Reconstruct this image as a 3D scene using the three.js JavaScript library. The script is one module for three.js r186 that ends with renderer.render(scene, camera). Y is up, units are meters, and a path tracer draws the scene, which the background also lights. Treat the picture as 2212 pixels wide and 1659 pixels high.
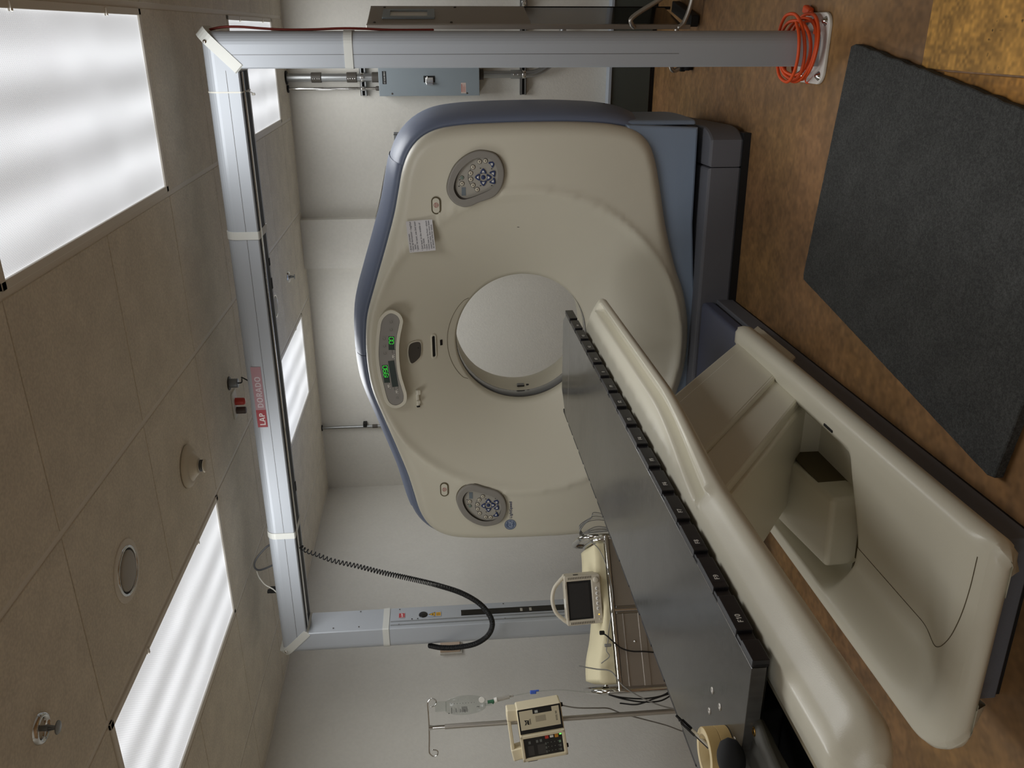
import * as THREE from 'three';
import { RoundedBoxGeometry } from 'three/addons/geometries/RoundedBoxGeometry.js';
import { mergeGeometries } from 'three/addons/utils/BufferGeometryUtils.js';
import { RectAreaLightUniformsLib } from 'three/addons/lights/RectAreaLightUniformsLib.js';

// ---------------------------------------------------------------- camera, exposure, light levels
const V3 = THREE.Vector3, V2 = THREE.Vector2, D2R = Math.PI / 180;
const scene = new THREE.Scene();
scene.background = new THREE.Color(0, 0, 0);
const camera = new THREE.PerspectiveCamera(49.48, 2212 / 1659, 0.05, 40);
camera.position.set(0, 1.45, 0);
camera.quaternion.setFromEuler(new THREE.Euler(-4.588 * D2R, 23.05 * D2R, -1.975 * D2R, 'YXZ'))
  .multiply(new THREE.Quaternion().setFromAxisAngle(new V3(0, 0, 1), -Math.PI / 2));   // the phone was held upright, the picture lies on its side
scene.add(camera);
const renderer = new THREE.WebGLRenderer({ antialias: true });
renderer.toneMapping = THREE.LinearToneMapping;
renderer.toneMappingExposure = 1.0;
renderer.shadowMap.enabled = true;
RectAreaLightUniformsLib.init();
const TROFFER_RADIANCE = 6.1;      // light of each ceiling fitting
const TROFFER_GLOW = 0.85;         // what the eye sees of its diffuser
const TROFFER_TINT = [0.97, 0.985, 1.0];

// ---------------------------------------------------------------- helpers
let seed = 7;
const rnd = () => { seed = (seed * 1664525 + 1013904223) % 4294967296; return seed / 4294967296; };
const lerp = (a, b, t) => a + (b - a) * t, clamp = (x, a, b) => Math.min(b, Math.max(a, x));
const sst = (a, b, x) => { const t = clamp((x - a) / (b - a), 0, 1); return t * t * (3 - 2 * t); };
const used = new Map();
function numbered(name) { const n = used.get(name) || 0; used.set(name, n + 1); return n ? `${name}_${String(n).padStart(3, '0')}` : name; }
function norm(g) {
  if (g.index) g = g.toNonIndexed(); else g = g.clone();
  if (!g.attributes.normal) g.computeVertexNormals();
  if (!g.attributes.uv) g.setAttribute('uv', new THREE.BufferAttribute(new Float32Array(g.attributes.position.count * 2), 2));
  for (const k of Object.keys(g.attributes)) if (!['position', 'normal', 'uv'].includes(k)) g.deleteAttribute(k);
  return g;
}
function metricUV(g) {                       // uv in metres, from the main direction of each face
  const p = g.attributes.position, uv = g.attributes.uv, a = new V3(), b = new V3(), c = new V3();
  for (let i = 0; i < p.count; i += 3) {
    a.fromBufferAttribute(p, i); b.fromBufferAttribute(p, i + 1); c.fromBufferAttribute(p, i + 2);
    const n = b.clone().sub(a).cross(c.clone().sub(a)), x = Math.abs(n.x), y = Math.abs(n.y), z = Math.abs(n.z);
    [a, b, c].forEach((q, k) => {
      if (y >= x && y >= z) uv.setXY(i + k, q.x, q.z); else if (x >= z) uv.setXY(i + k, q.z, q.y); else uv.setXY(i + k, q.x, q.y);
    });
  }
  return g;
}
function mesh(name, geos, mat, parent = scene, opt = {}) {
  const list = (Array.isArray(geos) ? geos : [geos]).map(norm);
  let g = list.length > 1 ? mergeGeometries(list) : list[0];
  if (!opt.keepUV) g = metricUV(g);
  const m = new THREE.Mesh(g, mat);
  m.castShadow = m.receiveShadow = true;
  m.name = parent === scene ? numbered(name) : name;
  if (opt.at) m.position.set(...opt.at);
  if (opt.rot) m.rotation.set(...opt.rot);
  if (opt.label) m.userData.label = opt.label;
  parent.add(m);
  return m;
}
function thing(name, label, category, at = [0, 0, 0], turn = 0, group) {
  const o = new THREE.Group(); o.name = numbered(name); o.position.set(...at); o.rotation.y = turn;
  o.userData = { label, category }; if (group) o.userData.group = group;
  scene.add(o); return o;
}
function copyOf(o, at, turn, label) {
  const c = o.clone(); c.name = numbered(o.name.replace(/_\d{3}$/, '')); c.position.set(...at); c.rotation.y = turn;
  c.userData = { ...o.userData, label }; scene.add(c); return c;
}
function struct(o) { o.userData = { ...o.userData, kind: 'structure' }; return o; }
function sub(name, parent, at = [0, 0, 0], rot = [0, 0, 0]) { const o = new THREE.Group(); o.name = name; o.position.set(...at); o.rotation.set(...rot); parent.add(o); return o; }
const mv = (g, x = 0, y = 0, z = 0) => g.translate(x, y, z);
const rt = (g, x = 0, y = 0, z = 0) => { if (x) g.rotateX(x); if (y) g.rotateY(y); if (z) g.rotateZ(z); return g; };
function box(w, h, d, x = 0, y = 0, z = 0, r = 0, seg = 2) {
  const g = r ? new RoundedBoxGeometry(w, h, d, seg, Math.min(r, w / 2.01, h / 2.01, d / 2.01)) : new THREE.BoxGeometry(w, h, d);
  return g.translate(x, y, z);
}
const span = (x0, x1, y0, y1, z0, z1, r = 0, seg = 2) => box(x1 - x0, y1 - y0, z1 - z0, (x0 + x1) / 2, (y0 + y1) / 2, (z0 + z1) / 2, r, seg);
function rod(a, b, r, seg = 14, r2 = r) {
  const A = new V3(...a), B = new V3(...b), d = B.clone().sub(A), L = d.length();
  const g = new THREE.CylinderGeometry(r2, r, L, seg);
  g.applyQuaternion(new THREE.Quaternion().setFromUnitVectors(new V3(0, 1, 0), d.normalize()));
  return g.translate(...A.add(B).multiplyScalar(0.5).toArray());
}
function tube(pts, r, n = 60, seg = 8, closed = false, tension = 0.5) {
  const c = new THREE.CatmullRomCurve3(pts.map((p) => new V3(...p)), closed, 'catmullrom', tension);
  const list = [new THREE.TubeGeometry(c, n, r, seg, closed)];
  if (!closed) for (const t of [0, 1]) list.push(new THREE.SphereGeometry(r * 0.98, seg, 5).translate(...c.getPoint(t).toArray()));
  return mergeGeometries(list.map(norm));
}
const lathe = (prof, seg = 40) => new THREE.LatheGeometry(prof.map((p) => new V2(...p)), seg);
function poly(pts, smooth = 0) {             // Shape from points, optionally smoothed
  if (smooth) {
    const c = new THREE.CatmullRomCurve3(pts.map((p) => new V3(p[0], p[1], 0)), true, 'centripetal');
    pts = c.getPoints(smooth).slice(0, -1).map((p) => [p.x, p.y]);
  }
  return new THREE.Shape(pts.map((p) => new V2(...p)));
}
function ext(shape, depth, bevel = 0, seg = 2) {   // thickness runs from z = 0 to z = depth, bevels included
  const g = new THREE.ExtrudeGeometry(shape, { depth: Math.max(depth - 2 * bevel, 1e-4), bevelEnabled: bevel > 0, bevelThickness: bevel, bevelSize: bevel, bevelOffset: -bevel, bevelSegments: seg, curveSegments: 20 });
  return g.translate(0, 0, bevel);
}
function rrect(w, h, r) {
  const s = new THREE.Shape(), x = -w / 2, y = -h / 2; r = Math.min(r, w / 2 - 1e-4, h / 2 - 1e-4);
  s.moveTo(x + r, y).lineTo(x + w - r, y).absarc(x + w - r, y + r, r, -Math.PI / 2, 0).lineTo(x + w, y + h - r).absarc(x + w - r, y + h - r, r, 0, Math.PI / 2)
    .lineTo(x + r, y + h).absarc(x + r, y + h - r, r, Math.PI / 2, Math.PI).lineTo(x, y + r).absarc(x + r, y + r, r, Math.PI, 1.5 * Math.PI);
  return s;
}
function circle(r, x = 0, y = 0) { return new THREE.Shape().absarc(x, y, r, 0, Math.PI * 2); }
function grid(rows, closeU = false, flip = false) {   // rows of [x, y, z] points joined into a smooth skin
  const R = rows.length, C = rows[0].length, pos = [], idx = [];
  rows.forEach((row) => row.forEach((p) => pos.push(...p)));
  for (let i = 0; i < R - 1; i++) for (let j = 0; j < (closeU ? C : C - 1); j++) {
    const a = i * C + j, b = i * C + (j + 1) % C, c = a + C, d = b + C;
    if (flip) idx.push(a, c, b, b, c, d); else idx.push(a, b, c, b, d, c);
  }
  const g = new THREE.BufferGeometry();
  g.setAttribute('position', new THREE.Float32BufferAttribute(pos, 3)); g.setIndex(idx); g.computeVertexNormals();
  return g;
}

// ---------------------------------------------------------------- textures
function lattice(period, s0) {
  const t = new Float32Array(period * period); let s = s0 * 7919 + 13;
  for (let i = 0; i < t.length; i++) { s = (s * 1103515245 + 12345) % 2147483648; t[i] = s / 2147483648; }
  return (u, v) => {
    const x = u * period, y = v * period, xi = Math.floor(x), yi = Math.floor(y), fx = x - xi, fy = y - yi, w = (k) => ((k % period) + period) % period;
    const sx = fx * fx * (3 - 2 * fx), sy = fy * fy * (3 - 2 * fy), a = t[w(yi) * period + w(xi)], b = t[w(yi) * period + w(xi + 1)], c = t[w(yi + 1) * period + w(xi)], d = t[w(yi + 1) * period + w(xi + 1)];
    return lerp(lerp(a, b, sx), lerp(c, d, sx), sy);
  };
}
function dataTex(size, fn, repeat, srgb = true) {
  const d = new Uint8Array(size * size * 4);
  for (let y = 0; y < size; y++) for (let x = 0; x < size; x++) {
    const c = fn(x / size, y / size), o = 4 * (y * size + x);
    for (let k = 0; k < 3; k++) d[o + k] = clamp(Math.round(255 * (Array.isArray(c) ? c[k] : c)), 0, 255);
    d[o + 3] = 255;
  }
  const t = new THREE.DataTexture(d, size, size); t.wrapS = t.wrapT = THREE.RepeatWrapping; t.magFilter = THREE.LinearFilter; t.minFilter = THREE.LinearMipmapLinearFilter;
  t.generateMipmaps = true; if (srgb) t.colorSpace = THREE.SRGBColorSpace; t.repeat.set(repeat, repeat); t.needsUpdate = true; return t;
}
function canvasTex(w, h, draw) {
  const c = document.createElement('canvas'); c.width = w; c.height = h; const x = c.getContext('2d'); draw(x, w, h);
  const t = new THREE.CanvasTexture(c); t.colorSpace = THREE.SRGBColorSpace; t.anisotropy = 8; return t;
}
const n8 = lattice(8, 1), n24 = lattice(24, 2), n64 = lattice(64, 3), n160 = lattice(160, 4), n5 = lattice(5, 5), n12 = lattice(12, 6);
const wallTex = dataTex(512, (u, v) => 0.97 + 0.01 * (n24(u, v) - 0.5) + 0.02 * (n160(u, v) - 0.5), 0.5);
const wallBump = dataTex(512, (u, v) => 0.5 * n64(u, v) + 0.5 * n160(u, v), 2.2, false);
const tileTex = dataTex(512, (u, v) => { const k = 0.93 + 0.05 * (n12(u, v) - 0.5) + 0.08 * (n160(u, v) - 0.5); return [k, k * 0.985, k * 0.955]; }, 1.3);
const floorTex = dataTex(1024, (u, v) => {
  const k = 0.42 + 0.06 * (n5(u, v) - 0.5) + 0.06 * (n12(u, v) - 0.5) + 0.07 * (n64(u, v) - 0.5) + 0.07 * (n160(u, v) - 0.5), w = n8(u + 0.3, v + 0.1) - 0.5;
  return [k * 1.24, k * (0.93 + 0.02 * w), k * (0.585 - 0.05 * w)];
}, 0.42);
const floorRough = dataTex(512, (u, v) => 0.42 + 0.16 * n12(u, v) + 0.12 * n64(u, v), 0.6, false);
const corkTex = dataTex(512, (u, v) => {
  const pit = sst(0.84, 0.93, n24(u, v) * 0.55 + n64(u, v) * 0.5), k = 0.62 + 0.16 * (n12(u, v) - 0.5) + 0.20 * (n64(u, v) - 0.5) - 0.38 * pit;
  return [k * 1.15, k * 0.86, k * 0.42];
}, 1.4);
const matTex = dataTex(512, (u, v) => { const k = 0.235 + 0.03 * (n8(u, v) - 0.5) + 0.10 * (n160(u, v) - 0.5) + 0.05 * (n64(u, v) - 0.5) + 0.5 * sst(0.985, 1, n160(u + 0.37, v)); return [k, k * 1.01, k * 0.98]; }, 2.2);
const plasticBump = dataTex(256, (u, v) => n160(u, v), 9, false);
const carbonTex = dataTex(512, (u, v) => { const k = 0.29 + 0.03 * (n5(u, v) - 0.5) + 0.03 * (n160(u, v * 0.15) - 0.5) + 0.02 * (n64(u, v) - 0.5); return [k, k * 0.985, k * 0.95]; }, 1.1);
const scratchRough = dataTex(256, (u, v) => 0.36 + 0.12 * n8(u, v) + 0.14 * n160(u * 0.12, v), 1.6, false);
const prismBump = dataTex(256, (u, v) => 0.5 + 0.25 * Math.cos(u * Math.PI * 2 * 32) + 0.25 * Math.cos(v * Math.PI * 2 * 32), 4, false);

// ---------------------------------------------------------------- materials
const std = (color, roughness = 0.6, metalness = 0, extra = {}) => new THREE.MeshStandardMaterial({ color, roughness, metalness, ...extra });
const M = {
  wall: std('#dedbd2', 0.85, 0, { map: wallTex, bumpMap: wallBump, bumpScale: 0.0006 }),
  tile: std('#f0ece2', 0.95, 0, { map: tileTex }),
  tbar: std('#e6e1d6', 0.7), gapDark: std('#3a342c', 0.95),
  floor: std('#ffffff', 1, 0, { map: floorTex, roughnessMap: floorRough }),
  cork: std('#ffffff', 0.75, 0, { map: corkTex, bumpMap: corkTex, bumpScale: 0.001 }),
  mat: std('#ffffff', 0.95, 0, { map: matTex, bumpMap: matTex, bumpScale: 0.0012 }),
  cream: std('#d8d2bf', 0.42, 0, { bumpMap: plasticBump, bumpScale: 0.00012 }),
  creamTable: std('#dcd7c4', 0.32, 0, { bumpMap: plasticBump, bumpScale: 0.0001 }),
  creamGloss: std('#ddd8c6', 0.24),
  blue: std('#79839a', 0.42, 0, { bumpMap: plasticBump, bumpScale: 0.00015 }),
  blueLow: std('#8b9bb0', 0.5, 0, { bumpMap: plasticBump, bumpScale: 0.0002 }),
  base: std('#66676d', 0.6, 0, { bumpMap: plasticBump, bumpScale: 0.0003 }),
  dock: std('#565b70', 0.55), black: std('#0b0b0c', 0.6), blackGloss: std('#0a0a0b', 0.22), rubber: std('#141415', 0.85),
  grey: std('#8d8880', 0.5), greyDark: std('#4c4740', 0.55), greyLight: std('#a7a297', 0.5), outline: std('#5b5036', 0.7),
  post: std('#aeb3b9', 0.4, 0.15), collar: std('#cfd0ca', 0.45, 0.1), bracket: std('#8a8d8e', 0.4, 0.4),
  chrome: std('#d8d8d6', 0.1, 1), steel: std('#b3aea6', 0.34, 0.9), galv: std('#a4a6a6', 0.38, 0.85), brushed: std('#aaa39a', 0.42, 0.8),
  panelGrey: std('#8b959a', 0.5, 0.1), raceway: std('#464b46', 0.55), raceTop: std('#a9b1bb', 0.5), white: std('#e4e2da', 0.5), offwhite: std('#cfc6b2', 0.55), brass: std('#b08a45', 0.3, 1),
  carbon: std('#ffffff', 0.36, 0, { map: carbonTex, roughnessMap: scratchRough }), railBlack: std('#17161a', 0.4),
  orange: std('#e0511a', 0.5), redCord: std('#7a2416', 0.5), wireGrey: std('#8e8d88', 0.5), wireBlack: std('#121212', 0.45),
  tie: std('#d8d6cc', 0.45), tape: std('#d2b377', 0.75), tapeEdge: std('#ecd9ac', 0.75), padGrey: std('#56554f', 0.8), foam: std('#e2d8b4', 0.9), monitor: std('#c6beac', 0.5), pump: std('#ded2b3', 0.5),
  screen: std('#2b2c2d', 0.18), glassGrey: new THREE.MeshPhysicalMaterial({ color: '#1c1d20', roughness: 0.15, clearcoat: 0.5 }),
  mylar: new THREE.MeshPhysicalMaterial({ color: '#3a3b40', roughness: 0.2, clearcoat: 0.6 }),
  tinted: new THREE.MeshPhysicalMaterial({ color: '#8a7c66', roughness: 0.1, transmission: 1, thickness: 0, ior: 1.49 }),
  clear: new THREE.MeshPhysicalMaterial({ color: '#f2f4f3', roughness: 0.12, transmission: 1, thickness: 0, ior: 1.4 }),
  blueClip: std('#3f62c4', 0.4), green: std('#33664a', 0.5), redPlastic: std('#c33a2c', 0.45), amber: std('#cf8a2a', 0.45), darkBlue: std('#2c3a63', 0.4),
};
const print = (tex, rough = 0.55, extra = {}) => new THREE.MeshStandardMaterial({ map: tex, roughness: rough, ...extra });
function decal(name, w, h, mat, parent, at, rot = [0, 0, 0]) { return mesh(name, new THREE.PlaneGeometry(w, h), mat, parent, { keepUV: true, at, rot }); }
// ---------------------------------------------------------------- the room
const XW = -3.33, XE = 2.6, ZB = -5.85, ZF = 2.2, H = 2.4;
struct(mesh('wall_back', span(XW - 0.12, XE + 0.12, -0.05, H + 0.15, ZB - 0.12, ZB), M.wall));
struct(mesh('wall_left', span(XW - 0.12, XW, -0.05, H + 0.15, ZB, ZF), M.wall));
struct(mesh('wall_right', span(XE, XE + 0.12, -0.05, H + 0.15, ZB, ZF), M.wall));
struct(mesh('wall_front', span(XW - 0.12, XE + 0.12, -0.05, H + 0.15, ZF, ZF + 0.12), M.wall));
struct(mesh('column', span(-1.53, -1.19, 0, H - 0.001, ZB - 0.01, ZB + 0.075), M.wall));
const floor = struct(mesh('floor', span(XW - 0.12, XE + 0.12, -0.1, 0, ZB - 0.12, ZF + 0.12), M.floor));
{ // loose floor tiles laid over the sheet floor near the mat
  const t = [[-0.103, 0.5, -2.54, -1.93], [-0.103, 0.5, -1.926, -1.32], [-0.71, -0.108, -1.926, -1.32]];
  for (const [x0, x1, z0, z1] of t) mesh('tile', span(x0, x1, -0.004, 0.0035, z0, z1, 0.002), M.cork, floor);
  mesh('tile', span(-0.71, -0.108, -0.004, 0.0032, -2.54, -1.93, 0.002), std('#ffffff', 0.8, 0, { map: corkTex, color: new THREE.Color('#dcd2cc') }), floor);
}
const ceiling = struct(mesh('ceiling', span(XW - 0.12, XE + 0.12, H + 0.012, H + 0.15, ZB - 0.12, ZF + 0.12), M.gapDark));
const gx = [XW]; for (let k = 4; k >= -4; k--) gx.push(-0.53 - 0.607 * k); gx.push(XE);
const gz = [ZB, -5.47, -4.895, -4.305, -3.715, -3.072, -2.455, -1.823, -1.206, -0.589, 0.028, 0.645, 1.262, 1.879, ZF];
for (let i = 0; i < gx.length - 1; i++) for (let j = 0; j < gz.length - 1; j++) {
  const lit = (Math.abs(gx[i] + 2.351) < 0.02 || Math.abs(gx[i] + 0.53) < 0.02) && [1, 2, 5, 6, 11, 12].includes(j);
  if (lit) continue;
  mesh('tile', span(gx[i] + 0.009, gx[i + 1] - 0.009, H - 0.001, H + 0.014, gz[j] + 0.0025, gz[j + 1] - 0.0025, 0.0022, 1), M.tile, ceiling);
}
for (let i = 1; i < gx.length - 1; i++) mesh('tee_bar', span(gx[i] - 0.0105, gx[i] + 0.0105, H + 0.002, H + 0.013, ZB, ZF), M.tbar, ceiling);
for (let j = 1; j < gz.length - 1; j++) mesh('tee_bar', span(XW, XE, H + 0.0035, H + 0.0125, gz[j] - 0.011, gz[j] + 0.011), M.tbar, ceiling);
// dark slots where the grid meets the back wall
mesh('edge_angle', span(XW, XE, H - 0.003, H + 0.013, ZB, ZB + 0.022), M.tbar, ceiling);
mesh('edge_angle', span(XW, XW + 0.022, H - 0.003, H + 0.013, ZB, ZF), M.tbar, ceiling);

// ---------------------------------------------------------------- ceiling troffers
const glowTex = canvasTex(512, 1024, (c, w, h) => {
  const img = c.createImageData(w, h);
  for (let y = 0; y < h; y++) for (let x = 0; x < w; x++) {
    const u = x / w, v = y / h, t = (m, s) => Math.exp(-(((u - m) / s) ** 2));
    let k = 0.80 + 0.16 * (t(0.2, 0.09) + t(0.5, 0.09) + t(0.8, 0.09)) - 0.05 * (t(0.35, 0.07) + t(0.65, 0.07)) + 0.05 * n8(u, v);
    const e = Math.min(u, 1 - u) * 0.58, f = Math.min(v, 1 - v) * 1.2; k += 0.12 * Math.exp(-Math.min(e, f) / 0.006);
    k *= 1 - 0.07 * (Math.cos(x * Math.PI / 4) * Math.cos(y * Math.PI / 4) > 0.25 ? 1 : 0);
    const o = 4 * (y * w + x), q = clamp(k, 0, 1); img.data[o] = 255 * q * 0.975; img.data[o + 1] = 255 * q * 0.985; img.data[o + 2] = 255 * q; img.data[o + 3] = 255;
  }
  c.putImageData(img, 0, 0);
});
const glowMat = new THREE.MeshStandardMaterial({ color: '#d8dadc', roughness: 0.35, emissive: new THREE.Color(1, 1, 1), emissiveMap: glowTex, emissiveIntensity: TROFFER_GLOW });
function troffer(label, x0, x1, z0, z1) {
  const cx = (x0 + x1) / 2, cz = (z0 + z1) / 2, w = x1 - x0, d = z1 - z0;
  const t = thing('ceiling_light', label, 'light', [cx, H, cz], 0, 'fluorescent panels set in the ceiling grid');
  const fw = 0.021, hw = w / 2 - 0.009, hd = d / 2 - 0.006;
  mesh('frame', [span(-hw, -hw + fw, -0.004, 0.012, -hd, hd, 0.002), span(hw - fw, hw, -0.004, 0.012, -hd, hd, 0.002), span(-hw, hw, -0.004, 0.012, -hd, -hd + fw, 0.002), span(-hw, hw, -0.004, 0.012, hd - fw, hd, 0.002)], M.tbar, t);
  const p = new THREE.PlaneGeometry(2 * (hw - fw), 2 * (hd - fw)).rotateX(Math.PI / 2);
  mesh('diffuser', p, glowMat, t, { keepUV: true, at: [0, 0.003, 0] });
  for (const s of [-0.3, 0.3]) mesh('latch', span(hw - fw - 0.006, hw - 0.004, -0.008, 0.0, s - 0.006, s + 0.006, 0.002), M.tbar, t);
  const L = new THREE.RectAreaLight(new THREE.Color(...TROFFER_TINT), TROFFER_RADIANCE, 2 * (hw - fw), 2 * (hd - fw));
  L.position.set(0, -0.006, 0); L.rotation.x = -Math.PI / 2; t.add(L);
  return t;
}
troffer('bright fluorescent ceiling panel nearest the camera, cropped by the frame, between grey tiles', -0.53, 0.077, gz[5], gz[7]);
troffer('long bright ceiling panel beside the round downlight and smoke detector', -2.351, -1.744, gz[5], gz[7]);
troffer('far bright ceiling panel seen just behind the bridge with the maker badge', -2.351, -1.744, gz[1], gz[3]);
troffer('far bright ceiling panel behind the mitred corner of the grey portal frame', -0.53, 0.077, gz[1], gz[3]);
troffer('ceiling panel over the camera position, outside the picture', -0.53, 0.077, 0.645, 1.879);
troffer('ceiling panel behind the couch end, outside the picture', -2.351, -1.744, 0.645, 1.879);
// ---------------------------------------------------------------- CT gantry: local x across, z toward the camera side, origin on the floor under the bore
const ISO = 1.037, RB = 0.348, ZFR = 0.345;
const gantry = thing('ct_gantry', 'large cream and slate-blue CT scanner ring with a round bore and green digits', 'scanner', [-1.50, 0, -4.25], 2.2 * D2R);
const half = [[0, 1.838], [0.1, 1.834], [0.2, 1.82], [0.34, 1.776], [0.53, 1.712], [0.69, 1.662], [0.8, 1.636], [0.9, 1.612], [0.98, 1.575], [1.035, 1.522], [1.07, 1.45], [1.088, 1.34], [1.096, 1.19], [1.1, 0.98], [1.098, 0.79], [1.085, 0.62], [1.06, 0.52], [1.005, 0.455], [0.93, 0.42], [0.81, 0.39], [0.6, 0.345], [0.41, 0.288], [0.28, 0.237], [0.14, 0.205], [0, 0.196]];
const outline = (() => {
  const pts = half.concat(half.slice(1, -1).reverse().map(([x, y]) => [-x, y])).map(([x, y]) => new V3(x, y, 0));
  return new THREE.CatmullRomCurve3(pts, true, 'centripetal').getPoints(900).map((p) => [p.x, p.y - ISO]);
})();
function edge(phi) {                          // where the ray from the bore's centre at angle phi meets the cover's outline, and the outward normal there
  const dx = Math.cos(phi), dy = Math.sin(phi);
  for (let i = 0; i < outline.length - 1; i++) {
    const [ax, ay] = outline[i], [bx, by] = outline[i + 1], ex = bx - ax, ey = by - ay, den = dx * ey - dy * ex;
    if (Math.abs(den) < 1e-12) continue;
    const t = (ax * ey - ay * ex) / den, s = (ax * dy - ay * dx) / den;
    if (t > 0 && s >= -1e-6 && s <= 1 + 1e-6) {
      const l = Math.hypot(ex, ey); let nx = ey / l, ny = -ex / l; if (nx * dx + ny * dy < 0) { nx = -nx; ny = -ny; }
      return { r: t, nx, ny, c: nx * dx + ny * dy };
    }
  }
  return { r: 0.9, nx: dx, ny: dy, c: 1 };
}
function flare(r) {                           // depth of the cover at radius r from the bore's axis
  const s = clamp((r - RB) / (0.80 - RB), 0, 1.3), lip = 0.018 * Math.exp(-(((r - 0.80) / 0.05) ** 2));
  return s < 1 ? 0.128 + 0.222 * (0.80 * s + 0.20 * (1 - (1 - s) ** 2)) : ZFR;
}
const FIL = 0.062;
function coverZ(r, e) { const d = (e.r - r) * e.c; let z = flare(r); z += 0.009 * Math.exp(-(((r - 0.785) / 0.022) ** 2)) * sst(0.70, 0.775, r); if (d < FIL) z -= FIL - Math.sqrt(Math.max(0, FIL * FIL - (FIL - d) ** 2)); return z; }
const surf = (x, y) => { const r = Math.hypot(x, y - ISO); return coverZ(r, edge(Math.atan2(y - ISO, x))); };
{
  const NP = 300, rows = [], phis = Array.from({ length: NP }, (_, i) => -Math.PI / 2 + (i / NP) * 2 * Math.PI), es = phis.map(edge);
  rows.push(phis.map((p) => [RB * Math.cos(p), ISO + RB * Math.sin(p), 0.075]), phis.map((p) => [RB * Math.cos(p), ISO + RB * Math.sin(p), 0.105]));
  const NI = 34;
  for (let k = 0; k <= NI; k++) rows.push(phis.map((p, i) => { const e = es[i], R1 = e.r - FIL / e.c, r = lerp(RB, R1, k / NI); return [r * Math.cos(p), ISO + r * Math.sin(p), coverZ(r, e)]; }));
  for (const d of [0.85, 0.7, 0.55, 0.4, 0.27, 0.16, 0.08, 0.03, 0]) rows.push(phis.map((p, i) => { const e = es[i], r = e.r - d * FIL / e.c; return [r * Math.cos(p), ISO + r * Math.sin(p), coverZ(r, e)]; }));
  for (const z of [0.2, 0.1]) rows.push(phis.map((p, i) => { const e = es[i]; return [e.r * Math.cos(p), ISO + e.r * Math.sin(p), z]; }));
  mesh('front_cover', grid(rows, true), M.cream, gantry);
}
const shellAt = (phi, off, z) => { const e = edge(phi), x = e.r * Math.cos(phi) + e.nx * off, y = e.r * Math.sin(phi) + e.ny * off; return [x, ISO + y, z]; };
const shellProf = [[-0.02, 0.225], [0.004, 0.25], [0.014, 0.25], [0.03, 0.235], [0.052, 0.19], [0.07, 0.1], [0.08, 0], [0.084, -0.12], [0.08, -0.26], [0.066, -0.4], [0.035, -0.5], [-0.02, -0.56], [-0.12, -0.58]];
function shell(name, a0, a1, up) {
  const n = Math.ceil((a1 - a0) / 1.2), rows = [];
  for (const [off, z] of shellProf) { const row = []; for (let i = 0; i <= n; i++) row.push(shellAt(lerp(a0, a1, i / n) * D2R, off + up, z)); rows.push(row); }
  return mesh(name, grid(rows), M.blue, gantry);
}
shell('side_cover', -26, 32.4, 0); shell('side_cover', 147.6, 206, 0);
shell('top_cover', 32.2, 91.9, 0.004); shell('top_cover', 92.1, 147.8, 0.004);
{ // back wall of the housing and the inside of the bore
  const s = new THREE.Shape(); for (let i = 0; i <= 180; i++) { const p = shellAt((i / 180) * 2 * Math.PI, -0.1, 0); if (i) s.lineTo(p[0], p[1]); else s.moveTo(p[0], p[1]); }
  s.holes.push(circle(0.5, 0, ISO)); mesh('rear_cover', mv(ext(s, 0.02), 0, 0, -0.59), M.cream, gantry);
  const ring = (prof) => mv(rt(lathe(prof, 110), Math.PI / 2), 0, ISO, 0);
  mesh('bore_window', ring([[RB + 0.02, 0.078], [RB - 0.001, 0.076], [RB - 0.001, -0.012], [RB + 0.02, -0.014]]), M.mylar, gantry);
  mesh('bore_liner', ring([[RB + 0.02, -0.012], [RB, -0.013], [RB - 0.002, -0.19], [RB + 0.02, -0.28], [0.5, -0.58], [0.505, -0.57]]), M.cream, gantry);
  mesh('bore_seal', ring([[RB + 0.012, 0.087], [RB - 0.0025, 0.085], [RB - 0.0025, 0.078], [RB + 0.012, 0.076]]), M.greyDark, gantry);
  mesh('sensor_window', [span(-0.021, 0.021, -0.006, 0.006, -0.02, 0.02, 0.004)], M.glassGrey, gantry, { at: [-RB * 0.998 + 0.003, ISO - 0.012, -0.085], rot: [0, 0, Math.PI / 2] });
  mesh('sensor_window', [span(-0.008, 0.008, -0.004, 0.004, -0.01, 0.01, 0.003)], M.black, gantry, { at: [-RB * 0.998 + 0.003, ISO - 0.052, -0.085], rot: [0, 0, Math.PI / 2] });
}
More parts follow.
